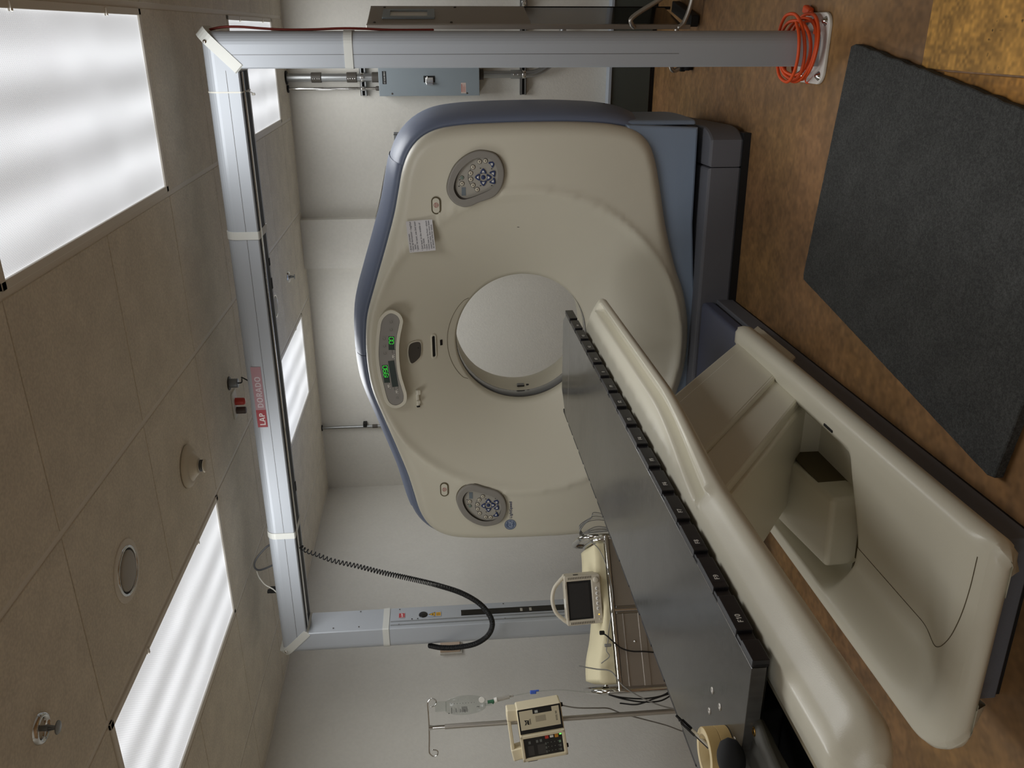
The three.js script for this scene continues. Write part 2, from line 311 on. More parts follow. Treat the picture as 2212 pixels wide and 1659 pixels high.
{ // lower blue panel under the cream cover, with its side wraps
  const low = [[1.085, 0.56], [1.07, 0.22], [0.62, 0.213], [0.36, 0.19], [0.2, 0.168], [0, 0.158]], top = [[0, 0.24], [0.14, 0.25], [0.28, 0.283], [0.41, 0.335], [0.6, 0.39], [0.81, 0.435], [0.93, 0.465], [1.0, 0.5], [1.03, 0.56]];
  const right = low.slice(0, -1), left = low.slice(0, -1).map(([x, y]) => [-x, y]).reverse();
  const pts = [...top, ...right, [0, 0.158], ...left, ...top.slice(1).map(([x, y]) => [-x, y]).reverse()];
  mesh('lower_panel', mv(ext(poly(pts), 0.2, 0.01), 0, 0, 0.1), M.blueLow, gantry);
  for (const s of [1, -1]) {
    const w = new THREE.Shape(); w.moveTo(0, 0.245); w.lineTo(0, -0.5); w.lineTo(0.02, -0.52); w.quadraticCurveTo(0.05, -0.15, 0.022, 0.22); w.quadraticCurveTo(0.02, 0.247, 0, 0.245);
    const g = rt(ext(w, 0.36, 0.012, 3), -Math.PI / 2); g.scale(1, 1, -1).translate(0, 0.215, 0);
    if (s < 0) g.scale(-1, 1, 1);
    const idx = g.index ? g : g; const q = norm(idx), p = q.attributes.position.array; for (let i = 0; i < p.length; i += 9) { if (s > 0) for (let k = 0; k < 3; k++) { const t = p[i + 3 + k]; p[i + 3 + k] = p[i + 6 + k]; p[i + 6 + k] = t; } }
    q.deleteAttribute('normal'); q.computeVertexNormals();
    mesh('side_wrap', q, M.blueLow, gantry, { at: [s * 1.08, 0, 0] });
  }
}
{ // dark plinth with kick strip
  const s = (x0, x1, b) => { const g = new THREE.Shape(); g.moveTo(x0, -0.5); g.lineTo(x1, -0.5); g.lineTo(x1, 0.2); if (b > 0) g.quadraticCurveTo(x1, 0.34, x1 - 0.055, 0.4); else g.lineTo(x1, 0.4); if (b < 0) { g.lineTo(x0 + 0.055, 0.4); g.quadraticCurveTo(x0, 0.34, x0, 0.2); } else g.lineTo(x0, 0.4); return g; };
  const plan = (sh, y0, y1, bev) => mv(rt(ext(sh, y1 - y0, bev), -Math.PI / 2).scale(1, 1, -1), 0, y0, 0);
  const flip = (g) => { const q = norm(g), p = q.attributes.position.array; for (let i = 0; i < p.length; i += 9) for (let k = 0; k < 3; k++) { const t = p[i + 3 + k]; p[i + 3 + k] = p[i + 6 + k]; p[i + 6 + k] = t; } q.deleteAttribute('normal'); q.computeVertexNormals(); return q; };
  mesh('plinth_panel', flip(plan(s(0.898, 1.075, 1), 0.03, 0.188, 0.012)), M.base, gantry);
  mesh('plinth_panel', flip(plan(s(-0.894, 0.894, 0), 0.03, 0.188, 0.012)), M.base, gantry);
  mesh('plinth_panel', flip(plan(s(-1.075, -0.898, -1), 0.03, 0.188, 0.012)), M.base, gantry);
  mesh('kick_strip', span(-1.05, 1.05, 0, 0.034, -0.48, 0.407), M.black, gantry);
  mesh('neck', span(-1.0, 1.0, 0.15, 0.62, -0.45, 0.11), M.black, gantry);
}
// --- control pods: outline in gantry x, y of the right-hand pod
const podOut = [[0.983, 1.247], [0.966, 1.182], [0.922, 1.151], [0.871, 1.143], [0.816, 1.157], [0.775, 1.19], [0.747, 1.264], [0.731, 1.304], [0.728, 1.338], [0.744, 1.375], [0.779, 1.403], [0.816, 1.411], [0.865, 1.4], [0.917, 1.372], [0.956, 1.328], [0.977, 1.285]];
const podIn = [[0.958, 1.25], [0.95, 1.205], [0.92, 1.178], [0.875, 1.166], [0.835, 1.175], [0.805, 1.2], [0.775, 1.265], [0.76, 1.31], [0.756, 1.337], [0.766, 1.362], [0.793, 1.381], [0.82, 1.386], [0.862, 1.375], [0.902, 1.351], [0.935, 1.316], [0.952, 1.285]];
function pod(s) {
  const c = [0.855, 1.275], p = sub('control_pod', gantry, [s * c[0], c[1], ZFR]);
  const loc = (L, k = 1) => { const q = L.map(([x, y]) => [s * (x - c[0]) * k, (y - c[1]) * k]); return s < 0 ? q.reverse() : q; };
  const ring = poly(loc(podOut), 90); ring.holes.push(poly(loc(podIn), 90));
  mesh('bezel', ext(ring, 0.024, 0.007, 3), M.grey, p);
  mesh('keypad', ext(poly(loc(podIn, 1.04), 90), 0.006), M.greyLight, p);
  mesh('rim_gap', ext(poly(loc(podOut, 1.012), 90), 0.005), M.outline, p);
  const wall = poly(loc(podIn, 1.005), 90); wall.holes.push(poly(loc(podIn, 0.93).map(([x, y]) => [x + 0.0045 * -s * 0 + s * 0.004, y - 0.008]), 90));
  mesh('recess', ext(wall, 0.0068), M.greyDark, p);
  for (const [x, y] of [[0.932, 1.257], [0.935, 1.23], [0.908, 1.288], [0.881, 1.299], [0.853, 1.299], [0.826, 1.289], [0.806, 1.27], [0.834, 1.34], [0.861, 1.339]]) {
    const g = x === 0.861 ? 0.8 : 1;
    mesh('button', [mv(rt(lathe([[0, 0.0045], [0.0075 * g, 0.0042], [0.0095 * g, 0.003], [0.0098 * g, 0]], 20), Math.PI / 2), s * (x - c[0]), y - c[1], 0.0062)], g < 1 ? std('#8ca091', 0.5) : M.offwhite, p);
    mesh('button_ring', [mv(rt(lathe([[0.0097 * g, 0], [0.0098 * g, 0.0022], [0.0112 * g, 0.0022], [0.0113 * g, 0]], 20), Math.PI / 2), s * (x - c[0]), y - c[1], 0.0062), span(s * (x - c[0]) - 0.0035, s * (x - c[0]) + 0.0035, y - c[1] - 0.0018, y - c[1] + 0.0018, 0.0098, 0.0112)], M.greyDark, p);
  }
  const tri = (x, y, a) => { const q = [[0.0155, 0], [-0.006, 0.0155], [-0.009, 0.012], [-0.005, 0], [-0.009, -0.012], [-0.006, -0.0155]].map(([u, v]) => [u * Math.cos(a) - v * Math.sin(a), u * Math.sin(a) + v * Math.cos(a)]); return mv(ext(poly(q, 36), 0.006, 0.0018), s * (x - c[0]), y - c[1], 0.006); };
  for (const [x, y, a] of [[0.886, 1.241, 0], [0.837, 1.241, Math.PI], [0.862, 1.265, Math.PI / 2], [0.86, 1.217, -Math.PI / 2], [0.92, 1.201, -0.9], [0.878, 1.196, -0.7], [0.843, 1.197, -2.4]]) {
    const aa = s > 0 ? a : Math.PI - a; mesh('arrow_button', tri(x, y, aa), M.darkBlue, p);
    mesh('arrow_mark', mv(tri(x, y, aa).scale(1, 1, 1), 0, 0, 0).translate(-s * (x - c[0]), -(y - c[1]), 0).scale(0.4, 0.4, 0.2).translate(s * (x - c[0]), y - c[1], 0.0108), M.white, p);
  }
  mesh('button', mv(rt(lathe([[0, 0.006], [0.0075, 0.0055], [0.0098, 0.003], [0.01, 0]], 22), Math.PI / 2), s * (0.861 - c[0]), 1.241 - c[1], 0.006), M.darkBlue, p, { label: 'round blue centre button' });
  mesh('status_window', span(s * (0.798 - c[0]) - 0.019, s * (0.798 - c[0]) + 0.019, 1.333 - c[1] - 0.0095, 1.333 - c[1] + 0.0095, 0.005, 0.0076), std('#717a80', 0.3), p);
  for (const [ix, iy] of [[0.902, 1.253], [0.899, 1.201], [0.823, 1.254], [0.823, 1.202], [0.851, 1.35], [0.822, 1.354]]) mesh('indicator', box(0.003, 0.006, 0.002, s * (ix - c[0]), iy - c[1], 0.0068), M.black, p);
  const ar = []; for (let i = 0; i <= 16; i++) { const a = lerp(0.55, 2.75, i / 16); ar.push([s * (0.862 - c[0] + 0.062 * Math.cos(a)), 1.243 - c[1] + 0.068 * Math.sin(a), 0.0066]); }
  mesh('keypad_line', tube(ar, 0.0009, 40, 5), M.greyDark, p);
}
pod(1); pod(-1);
function estop(x, y) {
  const p = sub('emergency_stop', gantry, [x, y, ZFR + 0.001]);
  const ring = rrect(0.082, 0.045, 0.0225); ring.holes.push(rrect(0.07, 0.034, 0.017));
  mesh('groove', ext(ring, 0.003), M.outline, p);
  mesh('push_pad', ext(rrect(0.0695, 0.0335, 0.0165), 0.006, 0.002), M.cream, p);
  const t = canvasTex(128, 128, (c) => { c.fillStyle = '#c9c2ae'; c.fillRect(0, 0, 128, 128); c.strokeStyle = '#9c2a34'; c.lineWidth = 9; c.beginPath(); c.arc(64, 64, 52, 0, 7); c.stroke(); c.lineWidth = 7; c.beginPath(); c.moveTo(22, 46); c.lineTo(106, 46); c.lineTo(64, 112); c.closePath(); c.stroke(); c.beginPath(); c.arc(64, 62, 9, 0, 7); c.stroke(); });
  mesh('stop_symbol', new THREE.CircleGeometry(0.0125, 28), print(t), p, { keepUV: true, at: [0.002, 0, 0.0068] });
}
estop(0.735, 1.463); estop(-0.757, 1.473);
{ // banana-shaped readout above the bore
  const out = [[0.219, 1.704], [0.206, 1.673], [0.181, 1.661], [0.157, 1.665], [0.105, 1.678], [0.053, 1.686], [-0.017, 1.689], [-0.07, 1.687], [-0.124, 1.68], [-0.172, 1.669], [-0.216, 1.661], [-0.248, 1.669], [-0.265, 1.704], [-0.249, 1.734], [-0.15, 1.758], [-0.067, 1.77], [0.004, 1.773], [0.056, 1.769], [0.125, 1.759], [0.19, 1.742]].map(([x, y]) => [x, y]);
  const zc = 0.336, d = sub('readout_panel', gantry, [-0.022, 1.71, zc]), L = (k, ky = k) => out.map(([x, y]) => [(x + 0.022) * k, (y - 1.71) * ky]).reverse();
  const offs = (k) => { const c = new THREE.CatmullRomCurve3(L(1).map(([x, y]) => new V3(x, y, 0)), true, 'centripetal'), q = []; for (let i = 0; i < 110; i++) { const p = c.getPoint(i / 110), t = c.getTangent(i / 110); q.push([p.x + t.y * k, p.y - t.x * k]); } return q; };
  const rim = poly(offs(0.016)); rim.holes.push(poly(offs(0)));
  mesh('surround', ext(rim, 0.021).translate(0, 0, -0.008), M.cream, d);
  mesh('fascia', ext(poly(offs(0.002)), 0.0105), M.grey, d);
  mesh('fascia_line', (() => { const r = poly(offs(0.001)); r.holes.push(poly(offs(-0.0015))); return ext(r, 0.0108); })(), M.greyDark, d);
  const seg = { 0: 'abcdef', 1: 'bc', 9: 'abcdfg', '.': '.' };
  const led = (str, w, h) => canvasTex(w, h, (c) => {
    c.fillStyle = '#07140c'; c.fillRect(0, 0, w, h); c.strokeStyle = '#39f03c'; c.fillStyle = '#39f03c'; c.lineWidth = 9; c.lineCap = 'butt';
    const n = str.replace('.', '').length, dw = 62, gap = 18; let x = w - n * (dw + gap) + gap / 2 - 8; const y0 = 16, y1 = h - 16, ym = h / 2;
    for (const ch of str) {
      if (ch === '.') { c.fillRect(x - gap + 4, y1 - 8, 9, 9); continue; }
      const S = { a: [x + 5, y0, x + dw - 5, y0], b: [x + dw, y0 + 5, x + dw, ym - 4], c: [x + dw, ym + 4, x + dw, y1 - 5], d: [x + 5, y1, x + dw - 5, y1], e: [x, ym + 4, x, y1 - 5], f: [x, y0 + 5, x, ym - 4], g: [x + 5, ym, x + dw - 5, ym] };
      for (const k of seg[ch]) { c.beginPath(); c.moveTo(S[k][0], S[k][1]); c.lineTo(S[k][2], S[k][3]); c.stroke(); }
      x += dw + gap;
    }
  });
  const ledMat = (t) => new THREE.MeshStandardMaterial({ color: '#0c1510', roughness: 0.3, emissive: new THREE.Color(1, 1, 1), emissiveMap: t, emissiveIntensity: 0.9 });
  const at = (x, y) => [x + 0.022, y - 1.71, 0.0117];
  decal('digit_display', 0.094, 0.029, ledMat(led('199.0', 380, 120)), d, at(-0.094, 1.743), [0, 0, 0.07]);
  decal('digit_display', 0.07, 0.029, ledMat(led('0.0', 290, 120)), d, at(0.066, 1.707), [0, 0, -0.04]);
  decal('blank_display', 0.14, 0.031, std('#2a3632', 0.3), d, at(-0.095, 1.707), [0, 0, 0.1]);
  const icon = (draw) => print(canvasTex(96, 96, (c) => { c.fillStyle = '#8b867e'; c.fillRect(0, 0, 96, 96); c.strokeStyle = '#56514a'; c.lineWidth = 6; draw(c); }));
  const head = icon((c) => { c.beginPath(); c.arc(50, 46, 26, 0.4, 5.4); c.stroke(); c.beginPath(); c.moveTo(40, 60); c.lineTo(40, 80); c.moveTo(68, 60); c.lineTo(74, 76); c.stroke(); });
  for (const [x, y] of [[0.175, 1.702], [0.135, 1.704], [0.09, 1.74], [0.052, 1.741], [0.014, 1.741]]) decal('icon', 0.022, 0.022, head, d, at(x, y));
  decal('icon', 0.02, 0.02, icon((c) => { c.beginPath(); c.moveTo(30, 70); c.lineTo(66, 66); c.arc(52, 44, 22, 1, -2.2, true); c.closePath(); c.stroke(); }), d, at(-0.225, 1.692));
  const pale = print(canvasTex(128, 64, (c) => { c.fillStyle = '#8b867e'; c.fillRect(0, 0, 128, 64); c.fillStyle = '#cfcac0'; c.fillRect(36, 8, 56, 22); c.fillRect(18, 38, 14, 12); c.fillRect(58, 34, 12, 20); c.fillRect(98, 38, 12, 12); }));
  decal('icon', 0.036, 0.019, pale, d, at(-0.16, 1.731), [0, 0, 0.1]); decal('icon', 0.034, 0.019, pale, d, at(-0.004, 1.7)); decal('icon', 0.034, 0.017, pale, d, at(-0.192, 1.693), [0, 0, 0.1]);
  for (const [x, y] of [[0.022, 1.694], [-0.172, 1.694]]) mesh('key_outline', (() => { const s = rrect(0.022, 0.02, 0.003); s.holes.push(rrect(0.018, 0.016, 0.002)); return mv(ext(s, 0.001), x + 0.022, y - 1.708, 0.0102); })(), M.greyDark, d);
}
function onSurf(x, y, lift = 0) {             // place on the flare, leaning with it
  const e = 0.004, z = surf(x, y), nx = -(surf(x + e, y) - surf(x - e, y)) / (2 * e), ny = -(surf(x, y + e) - surf(x, y - e)) / (2 * e), n = new V3(nx, ny, 1).normalize();
  const q = new THREE.Quaternion().setFromUnitVectors(new V3(0, 0, 1), n), g = new THREE.Group(); g.position.set(x + n.x * lift, y + n.y * lift, z + n.z * lift); g.quaternion.copy(q); return g;
}
{ // speaker window, slot and sensor over the bore
  let g = onSurf(-0.02, 1.602, 0.0015); g.name = 'speaker_window'; gantry.add(g);
  const q = [[0.05, 0.022], [0.051, -0.03], [0.0, -0.034], [-0.026, -0.026], [-0.052, 0.02], [-0.02, 0.033], [0.02, 0.034]].reverse();
  const rim = poly(q.map(([x, y]) => [x * 1.12, y * 1.18]), 60);
  mesh('bezel', ext(rim, 0.007, 0.003), M.cream, g); mesh('grille', ext(poly(q, 60), 0.0085), M.greyDark, g); mesh('pinhole', rod([0.024, -0.02, 0.005], [0.024, -0.02, 0.0092], 0.003), M.black, g);
  g = onSurf(-0.006, 1.503, -0.001); g.name = 'laser_slot'; gantry.add(g);
  const sl = rrect(0.135, 0.03, 0.015); sl.holes.push(rrect(0.112, 0.0165, 0.008));
  mesh('bezel', ext(sl, 0.008, 0.003), M.cream, g); mesh('opening', ext(rrect(0.113, 0.0175, 0.008), 0.0045), M.black, g);
  g = onSurf(0.006, 1.463, 0); g.name = 'laser_window'; gantry.add(g); mesh('pane', mv(ext(rrect(0.03, 0.014, 0.002), 0.003, 0.0008), 0, 0, -0.0005), M.glassGrey, g);
  g = onSurf(-0.26, 1.597, 0); g.name = 'cable_hook'; gantry.add(g);
  mesh('clip_body', [span(-0.04, 0.035, -0.008, 0.008, 0, 0.014, 0.004), span(0.02, 0.046, -0.014, 0.01, 0.004, 0.03, 0.006), span(-0.028, -0.01, -0.01, 0.01, 0.006, 0.024, 0.004)], M.creamGloss, g);
  mesh('clip_end', span(-0.047, -0.038, -0.008, 0.007, 0.002, 0.015, 0.001), M.black, g);
  g = onSurf(0.612, 1.04 + 0.03, 0); g.name = 'scuff'; gantry.add(g); mesh('chip', ext(poly([[-0.002, -0.006], [0.002, -0.004], [0.0015, 0.006], [-0.001, 0.005]]), 0.0006), M.greyDark, g);
  // thin seam of the removable scan-window cover at the top of the throat
  const L = []; for (let i = 0; i <= 24; i++) { const a = lerp(0.88, 2.2, i / 24), r = RB + 0.012 + 0.034 * Math.sin(Math.PI * i / 24) ** 0.5; L.push([r * Math.cos(a), ISO + r * Math.sin(a), flare(r) + 0.0004]); }
  mesh('cover_seam', tube(L, 0.0012, 80, 5), M.outline, gantry);
  // dark intake grille on the shoulder of the top cover
  for (const s of [1]) { const rows = []; for (const k of [-1, -0.6, 0, 0.6, 1]) { const row = []; for (let i = 0; i <= 30; i++) { const t = i / 30, a = lerp(34.5, 49, t) * D2R, w = 0.05 * Math.sin(Math.PI * t) ** 0.7; row.push(shellAt(s > 0 ? a : Math.PI - a, 0.0895 + 0.001 * (1 - k * k), -0.06 + k * w - 0.02)); } rows.push(row); } mesh('intake_grille', grid(rows), M.greyDark, gantry); }
  for (const s of [1]) mesh('latch_slot', span(-0.003, 0.004, -0.004, 0.004, -0.022, 0.022, 0.003), M.black, gantry, { at: [1.164, 0.62, -0.06], rot: [0.9, 0, 0] });
}
{ // printed maker marks and the round monogram badge
  const badge = canvasTex(256, 256, (c) => {
    c.fillStyle = '#b7b29f'; c.fillRect(0, 0, 256, 256); c.fillStyle = '#5d6b86'; c.beginPath(); c.arc(128, 128, 122, 0, 7); c.fill(); c.strokeStyle = '#aab4c4'; c.lineWidth = 7; c.beginPath(); c.arc(128, 128, 100, 0, 7); c.stroke();
    for (let k = 0; k < 4; k++) { const a = k * Math.PI / 2 + 0.35; c.beginPath(); c.arc(128 + 106 * Math.cos(a), 128 + 106 * Math.sin(a), 20, a + 1.4, a + 3.6); c.stroke(); }
    c.fillStyle = '#b7c0cf'; c.font = 'italic bold 112px serif'; c.textAlign = 'center'; c.textBaseline = 'middle'; c.fillText('GE', 124, 132);
  });
  mesh('badge', new THREE.CircleGeometry(0.033, 40), print(badge, 0.45), gantry, { keepUV: true, at: [-0.99, 1.122, ZFR + 0.0012] });
  const ls = canvasTex(512, 128, (c, w, h) => { c.fillStyle = '#000'; c.clearRect(0, 0, w, h); c.fillStyle = '#232f5c'; c.font = 'bold 92px sans-serif'; c.textAlign = 'center'; c.textBaseline = 'middle'; c.fillText('LightSpeed', 256, 62, 490); });
  const m = print(ls, 0.5, { transparent: true, alphaTest: 0.4 });
  decal('lettering', 0.108, 0.027, m, gantry, [-0.9, 1.119, ZFR + 0.0012]);
}
{ // handwritten note taped to the cover
  const tx = canvasTex(512, 420, (c, w, h) => {
    c.fillStyle = '#d6d3d3'; c.fillRect(0, 0, w, h); c.fillStyle = '#15131c'; c.font = 'bold 35px sans-serif';
    const L = ['\u2022 Area of interest.', '\u2022 line up Horizontal + Sagittal', '   laser.', '\u2022 pass 1st laser, use 2nd laser', '', '\u2022 2nd laser in the middle of', '   Scan field.', '\u2022 Zero', '\u2022 move laser to the front + obtain', '  superior value, then move down', '  to obtain inferior value.'];
    L.forEach((s, i) => c.fillText(s, 18, 40 + i * 36.5, w - 30));
  });
  const t = thing('paper_note', 'handwritten white paper note taped on the cream scanner cover', 'note', [0, 0, 0]);
  t.position.copy(new V3(0.595, 1.54, ZFR + 0.010).applyAxisAngle(new V3(0, 1, 0), 2.2 * D2R).add(new V3(-1.50, 0, -4.25))); t.rotation.set(0, 2.2 * D2R, 0);
  const rows = []; for (let j = 0; j <= 6; j++) { const r = []; for (let i = 0; i <= 10; i++) { const u = i / 10 - 0.5, v = j / 6 - 0.5; r.push([u * 0.149, v * 0.124, 0.0015 + 0.013 * sst(0.1, -0.5, v) * sst(-0.6, 0.5, u) + 0.002 * Math.sin(u * 6)]); } rows.push(r); }
  const g = grid(rows), uv = []; for (let j = 0; j <= 6; j++) for (let i = 0; i <= 10; i++) uv.push(i / 10, j / 6); g.setAttribute('uv', new THREE.Float32BufferAttribute(uv, 2));
  mesh('sheet', g, print(tx, 0.8), t, { keepUV: true, rot: [0, 0, 0.075] });
}
// ---------------------------------------------------------------- patient table: local x across, z toward the camera, origin on the floor
const table = thing('patient_table', 'cream CT patient couch with a flat dark carbon top on a scissor base', 'table', [-1.395, 0, -2.2], 2.0 * D2R);
const TOP = 0.885, PITCH = 0.1475, F10Z = 0.886;
{ // flat carbon top with chamfered far corners
  const s = poly([[-0.242, -1.0], [0.238, -1.0], [0.238, 1.42], [0.19, 1.495], [-0.155, 1.495], [-0.242, 1.37]]);   // y is -z
  mesh('tabletop', mv(rt(ext(s, 0.03, 0.0012, 1), -Math.PI / 2), 0, TOP - 0.03, 0), M.carbon, table);
  mesh('end_stripe', span(-0.236, 0.232, TOP - 0.0005, TOP + 0.0004, -1.299, -1.296), M.greyLight, table);
  mesh('core', span(-0.22, 0.215, TOP - 0.05, TOP - 0.028, -1.4, 0.97, 0.008), M.black, table);
  for (const [x, z] of [[0.024, 0.814], [0.025, 0.866], [-0.037, 0.81], [0.024, 0.961]]) mesh('screw', [mv(lathe([[0, 0.0008], [0.003, 0.0006], [0.0035, 0.0016], [0.0075, 0.0014], [0.008, 0]], 20), x, TOP, z)], M.steel, table);
  // notched index rails: one block per index
  for (const sd of [1, -1]) for (let k = -1; k < 16; k++) {
    const zc = F10Z + 0.028 - k * PITCH, z0 = zc - PITCH + 0.021, z1 = Math.min(zc - 0.009, 0.998); if (z1 < z0 || z0 < -1.47) continue;
    const end = z0 < -1.35;
    mesh('index_rail', [span(0, 0.017, TOP - 0.036, TOP - 0.0006, end ? -1.44 : z0, z1, 0.0022, 2), span(0.0, 0.009, TOP - 0.036, TOP - 0.003, z1 - 0.004, Math.min(z1 + 0.034, 0.998), 0.002, 1)], M.railBlack, table, { at: [sd > 0 ? 0.2375 : -0.2545, 0, 0] });
    if (sd > 0) mesh('rail_edge', span(0.2382, 0.2392, TOP - 0.0016, TOP + 0.0001, z0 + 0.003, z1 - 0.003), M.steel, table);
  }
  const names = ['F10', 'F9', 'F8', 'F7', 'F6', 'F5', 'F4', 'F3', 'F2', 'F1', '0', 'H1', 'H2', 'H3', 'H4'];
  names.forEach((n, i) => {
    const t = canvasTex(96, 64, (c) => { c.fillStyle = '#18171a'; c.fillRect(0, 0, 96, 64); c.fillStyle = '#d8d6d0'; c.font = 'bold 46px sans-serif'; c.textAlign = 'center'; c.textBaseline = 'middle'; c.fillText(n, 48, 33); });
    decal('index_label', 0.036, 0.022, print(t, 0.5), table, [0.2548, TOP - 0.019, F10Z - i * PITCH - 0.018], [0, Math.PI / 2, 0]);
  });
}
{ // upper body: two rounded side beams, the far part scooped into a long tray
  const bump = (x, m, w) => Math.exp(-(((x - m) / w) ** 2));
  const beam = (z) => {
    const g = sst(-1.14, -1.085, z) * sst(0.44, 0.38, z), w = sst(-0.15, 0.46, z), out = lerp(0.384, 0.311, w), d = 0.036 * g, L = out - 0.046, R = out - 0.009;
    const top = (x) => 0.8325 - lerp(0.052, 0.056, w) * clamp((x - 0.235) / (out - 0.235), 0, 1) ** 1.6, yb = top(L) - d;
    return [[0.10, 0.715], [0.135, 0.722], [0.146, 0.76], [0.15, 0.80], [0.162, 0.822], [0.20, 0.8315], [0.235, 0.8325], [L - 0.022, top(L - 0.022)], [L - 0.008, top(L - 0.008)], [L - 0.002, top(L - 0.002) - 0.001 * g], [L + 0.0015, lerp(top(L + 0.0015), yb + 0.028, g)], [L + 0.002, lerp(top(L + 0.002), yb + 0.006, g)], [L + 0.007, lerp(top(L + 0.007), yb, g)], [R - 0.011, lerp(top(R - 0.011), yb - 0.0015, g)], [R - 0.005, lerp(top(R - 0.005), yb + 0.003, g)], [R, lerp(top(R), Math.max(top(R), yb + 0.012), g)], [R + 0.005, top(R + 0.005) - 0.001], [out - 0.0005, lerp(0.774, 0.772, w)], [out, lerp(0.766, 0.762, w)], [out - 0.006, lerp(0.753, 0.746, w)], [out - 0.022, lerp(0.743, 0.732, w)], [lerp(0.28, 0.25, w), 0.722], [0.10, 0.715]];
  };
  const zs = []; for (let z = -1.2; z <= 1.2651; z += 0.0125) zs.push(z); for (const d of [0.001, 0.003, 0.007]) zs.push(1.268 - d + 0.001); zs.sort((p, q) => p - q);
  const rows = zs.map((z) => { const t = clamp((z + 1.2) / 0.055, 0, 1), k = Math.max(0.02, (1 - (1 - t) ** 2.6) ** 0.5), u = clamp((1.2695 - z) / 0.10, 0, 1), k2 = Math.sqrt(Math.max(0.0004, 1 - (1 - u) ** 2)), q = k * k2; return beam(z).map(([x, y]) => [lerp(z > 0 ? 0.225 : 0.305, x, q), lerp(0.775, y, Math.min(1, q * 1.15)), z]); });
  mesh('side_beam', grid(rows, false, false), M.creamTable, table);
  mesh('side_beam', grid(rows.map((r) => r.map(([x, y, z]) => [-x, y, z])), false, true), M.creamTable, table);
  mesh('cradle_bed', span(-0.14, 0.14, 0.716, 0.76, -1.0, 1.25, 0.01), M.rubber, table);
  mesh('cradle', span(-0.12, 0.062, 0.77, 0.832, -1.15, 0.93, 0.012), M.rubber, table);
  for (const s of [1, -1]) mesh('cradle_track', [span(0.088, 0.104, 0.755, 0.789, -0.9, 1.40, 0.004), span(0.110, 0.126, 0.755, 0.793, -0.9, 1.38, 0.004)], M.pump, table, { at: [s > 0 ? 0 : -0.214, 0, 0] });
  mesh('track_stop', span(0.084, 0.132, 0.755, 0.802, 1.16, 1.34, 0.008), M.greyLight, table);
  mesh('underside', span(-0.24, 0.24, 0.69, 0.73, -1.0, 1.15, 0.02), M.creamTable, table);
}
{ // scissor leg: telescoping inclined covers
  const K = 1.315;
  const para = (zt0, zt1, hw, y0 = 0.06, y1 = 0.705) => { const z = (t, y) => t + (y - 0.69) * K; const s = poly([[-z(zt0, y1), y1], [-z(zt0, y0), y0], [-z(zt1, y0), y0], [-z(zt1, y1), y1]].reverse()); return rt(ext(s, hw * 2, 0.012, 2), 0, Math.PI / 2).translate(-hw, 0, 0); };
  mesh('leg_cover', [para(-0.36, 0.062, 0.235)], M.creamTable, table);
  mesh('leg_cover', [para(0.05, 0.262, 0.222)], M.creamTable, table);
  mesh('leg_cover', [para(0.24, 0.285, 0.19)], M.creamTable, table);
  mesh('leg_crease', [para(-0.30, 0.05, 0.2365)], M.creamTable, table);
}
